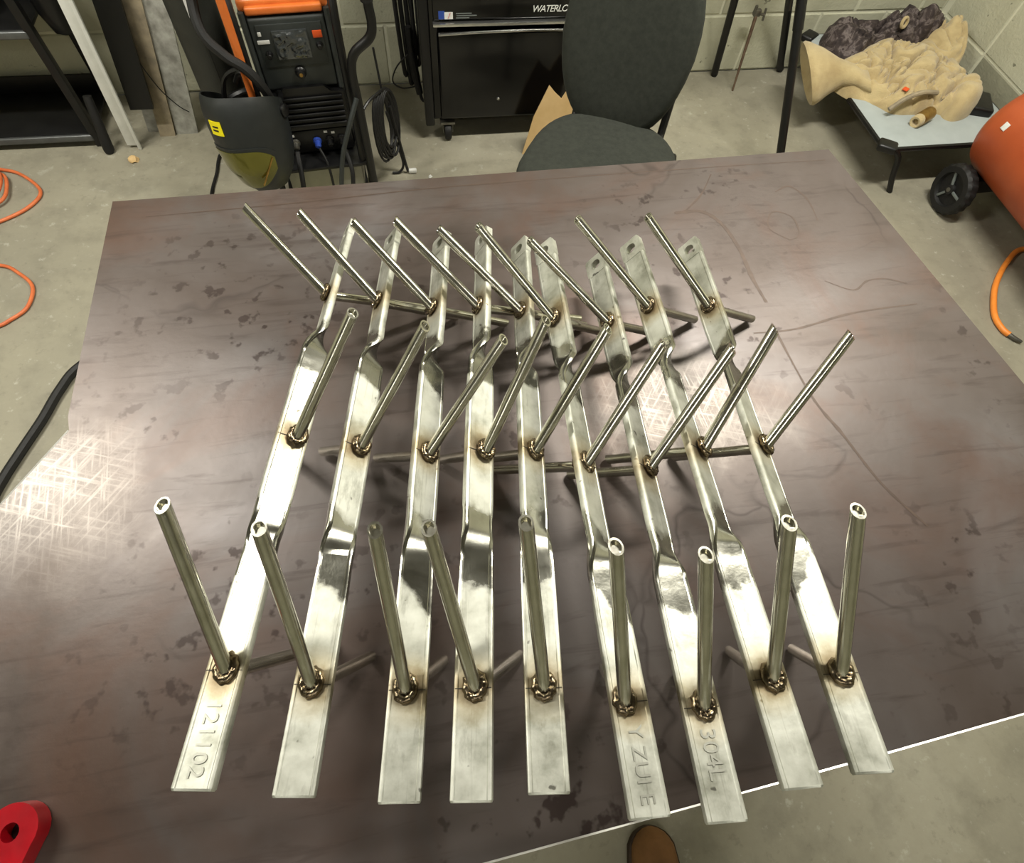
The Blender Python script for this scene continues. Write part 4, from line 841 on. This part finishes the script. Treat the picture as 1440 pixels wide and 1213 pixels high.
sp_ = top('black_pouch', MB().box((2.44, 2.01, CB + 0.012), (0.10, 0.14, 0.045), 0.012, Matrix.Rotation(R(-25), 3, 'Z'), 3), MAT['black'], 'black pouch half hidden under the fleece hood on the cot', 'pouch', (2.44, 2.01, CB - 0.01))

# ------------------------------------------------------------------ orange air compressor
ac = thing('air_compressor', 'orange-red air compressor tank on black wheels at the right', 'compressor', (2.36, 1.35, 0))
TR, TC = 0.18, (2.35, 0.0, 0.315)
tm = Matrix.Translation((TC[0], 1.02, TC[2])) @ Matrix.Rotation(R(-90), 4, 'X')
prof = [(0.0, -0.075)] + [(TR * math.sin(R(a)), -0.075 * math.cos(R(a))) for a in (20, 40, 60, 75, 90)] + [(TR * math.cos(R(a)), 0.66 + 0.085 * math.sin(R(a))) for a in (0, 15, 30, 45, 60, 75, 90)]
MB().lathe(prof, 48, tm).build('tank', MAT['tank'], ac, 50)
MB().box((2.1785, 1.632, 0.3722), (0.026, 0.022, 0.003), 0.001, Matrix.Rotation(R(-71.5), 3, 'Y')).build('sticker', MAT['label'], ac)
MB().box((2.40, 1.25, 0.52), (0.17, 0.42, 0.10), 0.02, None, 3).box((2.40, 1.2, 0.475), (0.22, 0.5, 0.02), 0.004).build('pump_housing', MAT['black'], ac)
for wx, wy in ((2.19, 1.63), (2.545, 1.63)):
    wmx = Matrix.Translation((wx, wy, 0.098)) @ Matrix.Rotation(R(-90), 4, 'Y'); NW = 72; mb = MB(wmx)
    pr = [(0.0, -0.022), (0.055, -0.022), (0.088, -0.024), (0.0985, -0.014), (0.0985, 0.014), (0.088, 0.024), (0.066, 0.024), (0.062, 0.010), (0.02, 0.008), (0.018, 0.022), (0.0, 0.024)]
    mb.loft([[Vector(((max(r_, 1e-4) - (0.004 if (r_ > 0.09 and j % 4 < 2) else 0)) * math.cos(2 * math.pi * j / NW), (max(r_, 1e-4) - (0.004 if (r_ > 0.09 and j % 4 < 2) else 0)) * math.sin(2 * math.pi * j / NW), z)) for j in range(NW)] for r_, z in pr])
    wh = mb.build('wheel', MAT['rubber'], ac)
    for k in range(3):
        a = 2 * math.pi * k / 3 + 0.5
        MB(wmx).bar((0.012 * math.cos(a), 0.012 * math.sin(a), 0.014), (0.064 * math.cos(a), 0.064 * math.sin(a), 0.014), 0.010, 0.008, 0.002).build('spoke', MAT['greyplastic'], wh)
MB().tube([(2.165, 1.63, 0.098), (2.57, 1.63, 0.098)], 0.009, 10).build('axle', MAT['dullsteel'], ac)
MB().box((2.355, 1.63, 0.125), (0.22, 0.06, 0.06), 0.004).build('axle_bracket', MAT['black'], ac)
MB().box((2.355, 1.0, 0.075), (0.20, 0.04, 0.15), 0.004).build('foot_bracket', MAT['black'], ac)
MB().tube(spline([(2.30, 1.66, 0.14), (2.27, 1.64, 0.11), (2.24, 1.60, 0.10)], 4), 0.012, 8).build('drain_valve', MAT['black'], ac)
MB().tube(spline([(2.47, 1.60, 0.42), (2.47, 1.60, 0.56), (2.45, 1.45, 0.64), (2.40, 1.2, 0.66)], 5), 0.014, 10).build('carry_handle', MAT['black'], ac)
oh = thing('air_hose', 'bright orange air hose with metal tip on the floor by the compressor', 'hose', (2.1, 1.1, 0))
MB().tube(spline([(2.52, 1.30, 0.011), (2.42, 1.36, 0.011), (2.31, 1.30, 0.011), (2.195, 1.197, 0.011), (2.125, 1.10, 0.011), (2.097, 1.04, 0.011), (2.095, 0.99, 0.011), (2.105, 0.965, 0.011)], 8), 0.0105, 10).build('hose', MAT['hose2'], oh, 60)
MB().tube([(2.105, 0.967, 0.011), (2.118, 0.945, 0.011), (2.135, 0.928, 0.011)], [0.008, 0.008, 0.005], 10).build('metal_tip', MAT['dullsteel'], oh)

# ------------------------------------------------------------------ red tool on the plate corner
rt = thing('red_magnet', 'red painted welding magnet with a round hole on the near left plate corner', 'magnet', (-0.42, -0.05, ZT))
rmm = Matrix.Translation((-0.409, -0.008, ZT + 0.001)) @ Matrix.Rotation(R(-22), 4, 'Z')
out = [(0.0225 * math.cos(R(a)), 0.0225 * math.sin(R(a))) for a in range(-10, 191, 15)] + [(-0.034, -0.06), (-0.05, -0.12), (0.01, -0.13), (0.024, -0.06)]
def rlayer(z0, z1, sc, hole):
    mb = MB(rmm); N = len(out); vs = []; fs = []
    for z in (z0, z1):
        vs += [(x * sc, y * sc, z) for x, y in out]
        vs += [(0.0075 * math.cos(2 * math.pi * j / N), 0.0075 * math.sin(2 * math.pi * j / N), z) for j in range(N)]
    for j in range(N):
        k = (j + 1) % N
        fs += [(j, k, N + k, N + j), (2 * N + j, 3 * N + j, 3 * N + k, 2 * N + k), (j, 2 * N + j, 2 * N + k, k), (N + j, N + k, 3 * N + k, 3 * N + j)]
    mb._add(vs, fs); return mb
rlayer(0.0, 0.018, 1.0, True).build('body', MAT['red'], rt, 30)
MB(rmm).lathe([(0.0075, 0.0), (0.0075, 0.004), (0.0, 0.005)], 14).build('hole_floor', MAT['hole'], rt)
MB(rmm).tube([(-0.016, -0.055, 0.0185), (-0.006, -0.085, 0.0185)], 0.0022, 8).build('rivet_line', MAT['chrome'], rt)

# ------------------------------------------------------------------ tan boot below the near edge
bt = thing('work_boot', 'tan nubuck work boot on the floor under the sixth bar', 'boot', (0.372, -0.40, 0), R(-5))
BM = Matrix.Translation((0.372, -0.247, 0)) @ Matrix.Rotation(R(-6), 4, 'Z')
def bw(y):   # half width along the boot, y measured back from the toe tip (0 .. -0.30)
    t = -y / 0.30
    ks = [(0, 0.004), (0.015, 0.02), (0.05, 0.036), (0.12, 0.048), (0.28, 0.054), (0.45, 0.048), (0.62, 0.041), (0.82, 0.041), (0.94, 0.034), (1.0, 0.012)]
    for (a, wa), (b, wb_) in zip(ks[:-1], ks[1:]):
        if t <= b + 1e-9: return wa + (wb_ - wa) * (t - a) / (b - a)
ysb = [0, -0.004, -0.012, -0.022, -0.035, -0.055, -0.08, -0.11, -0.14, -0.17, -0.20, -0.23, -0.26, -0.285, -0.30]
MB(BM).prism([(bw(y) * 1.06 + 0.002, y) for y in ysb] + [(-bw(y) * 1.06 - 0.002, y) for y in ysb[::-1]], 0.0, 0.024).build('sole', MAT['sole'], bt)
hts = {0: 0.030, -0.004: 0.042, -0.012: 0.056, -0.022: 0.064, -0.035: 0.070, -0.055: 0.074, -0.08: 0.079, -0.11: 0.088, -0.14: 0.103, -0.17: 0.122, -0.20: 0.14, -0.23: 0.15, -0.26: 0.15, -0.285: 0.145, -0.30: 0.13}
rings = []
for y in ysb:
    w_, h_ = bw(y), hts[y]; rings.append([Vector((w_ * se(math.cos(t), 0.8), y, 0.02 + (h_ - 0.02) * se(max(math.sin(t), 0), 0.75))) for t in [math.pi * j / 18 for j in range(19)]] + [Vector((0, y, 0.018))])
MB(BM).loft(rings).build('upper', MAT['boot'], bt, 60)
rings = []
for z, rx, ry, yc in ((0.13, 0.043, 0.062, -0.235), (0.17, 0.045, 0.056, -0.24), (0.21, 0.048, 0.058, -0.245), (0.24, 0.051, 0.062, -0.248), (0.243, 0.044, 0.055, -0.248), (0.20, 0.040, 0.050, -0.245)):
    rings.append([Vector((rx * math.cos(2 * math.pi * j / 24), yc + ry * math.sin(2 * math.pi * j / 24), z)) for j in range(24)])
MB(BM).loft(rings).build('shaft', MAT['boot'], bt, 60)
for k in range(4):
    y = -0.12 - 0.022 * k; z = 0.093 + 0.0135 * k
    MB(BM).tube([(-0.022, y, z), (0, y + 0.004, z + 0.006), (0.022, y, z)], 0.0025, 6).build('lace', MAT['sole'], bt)
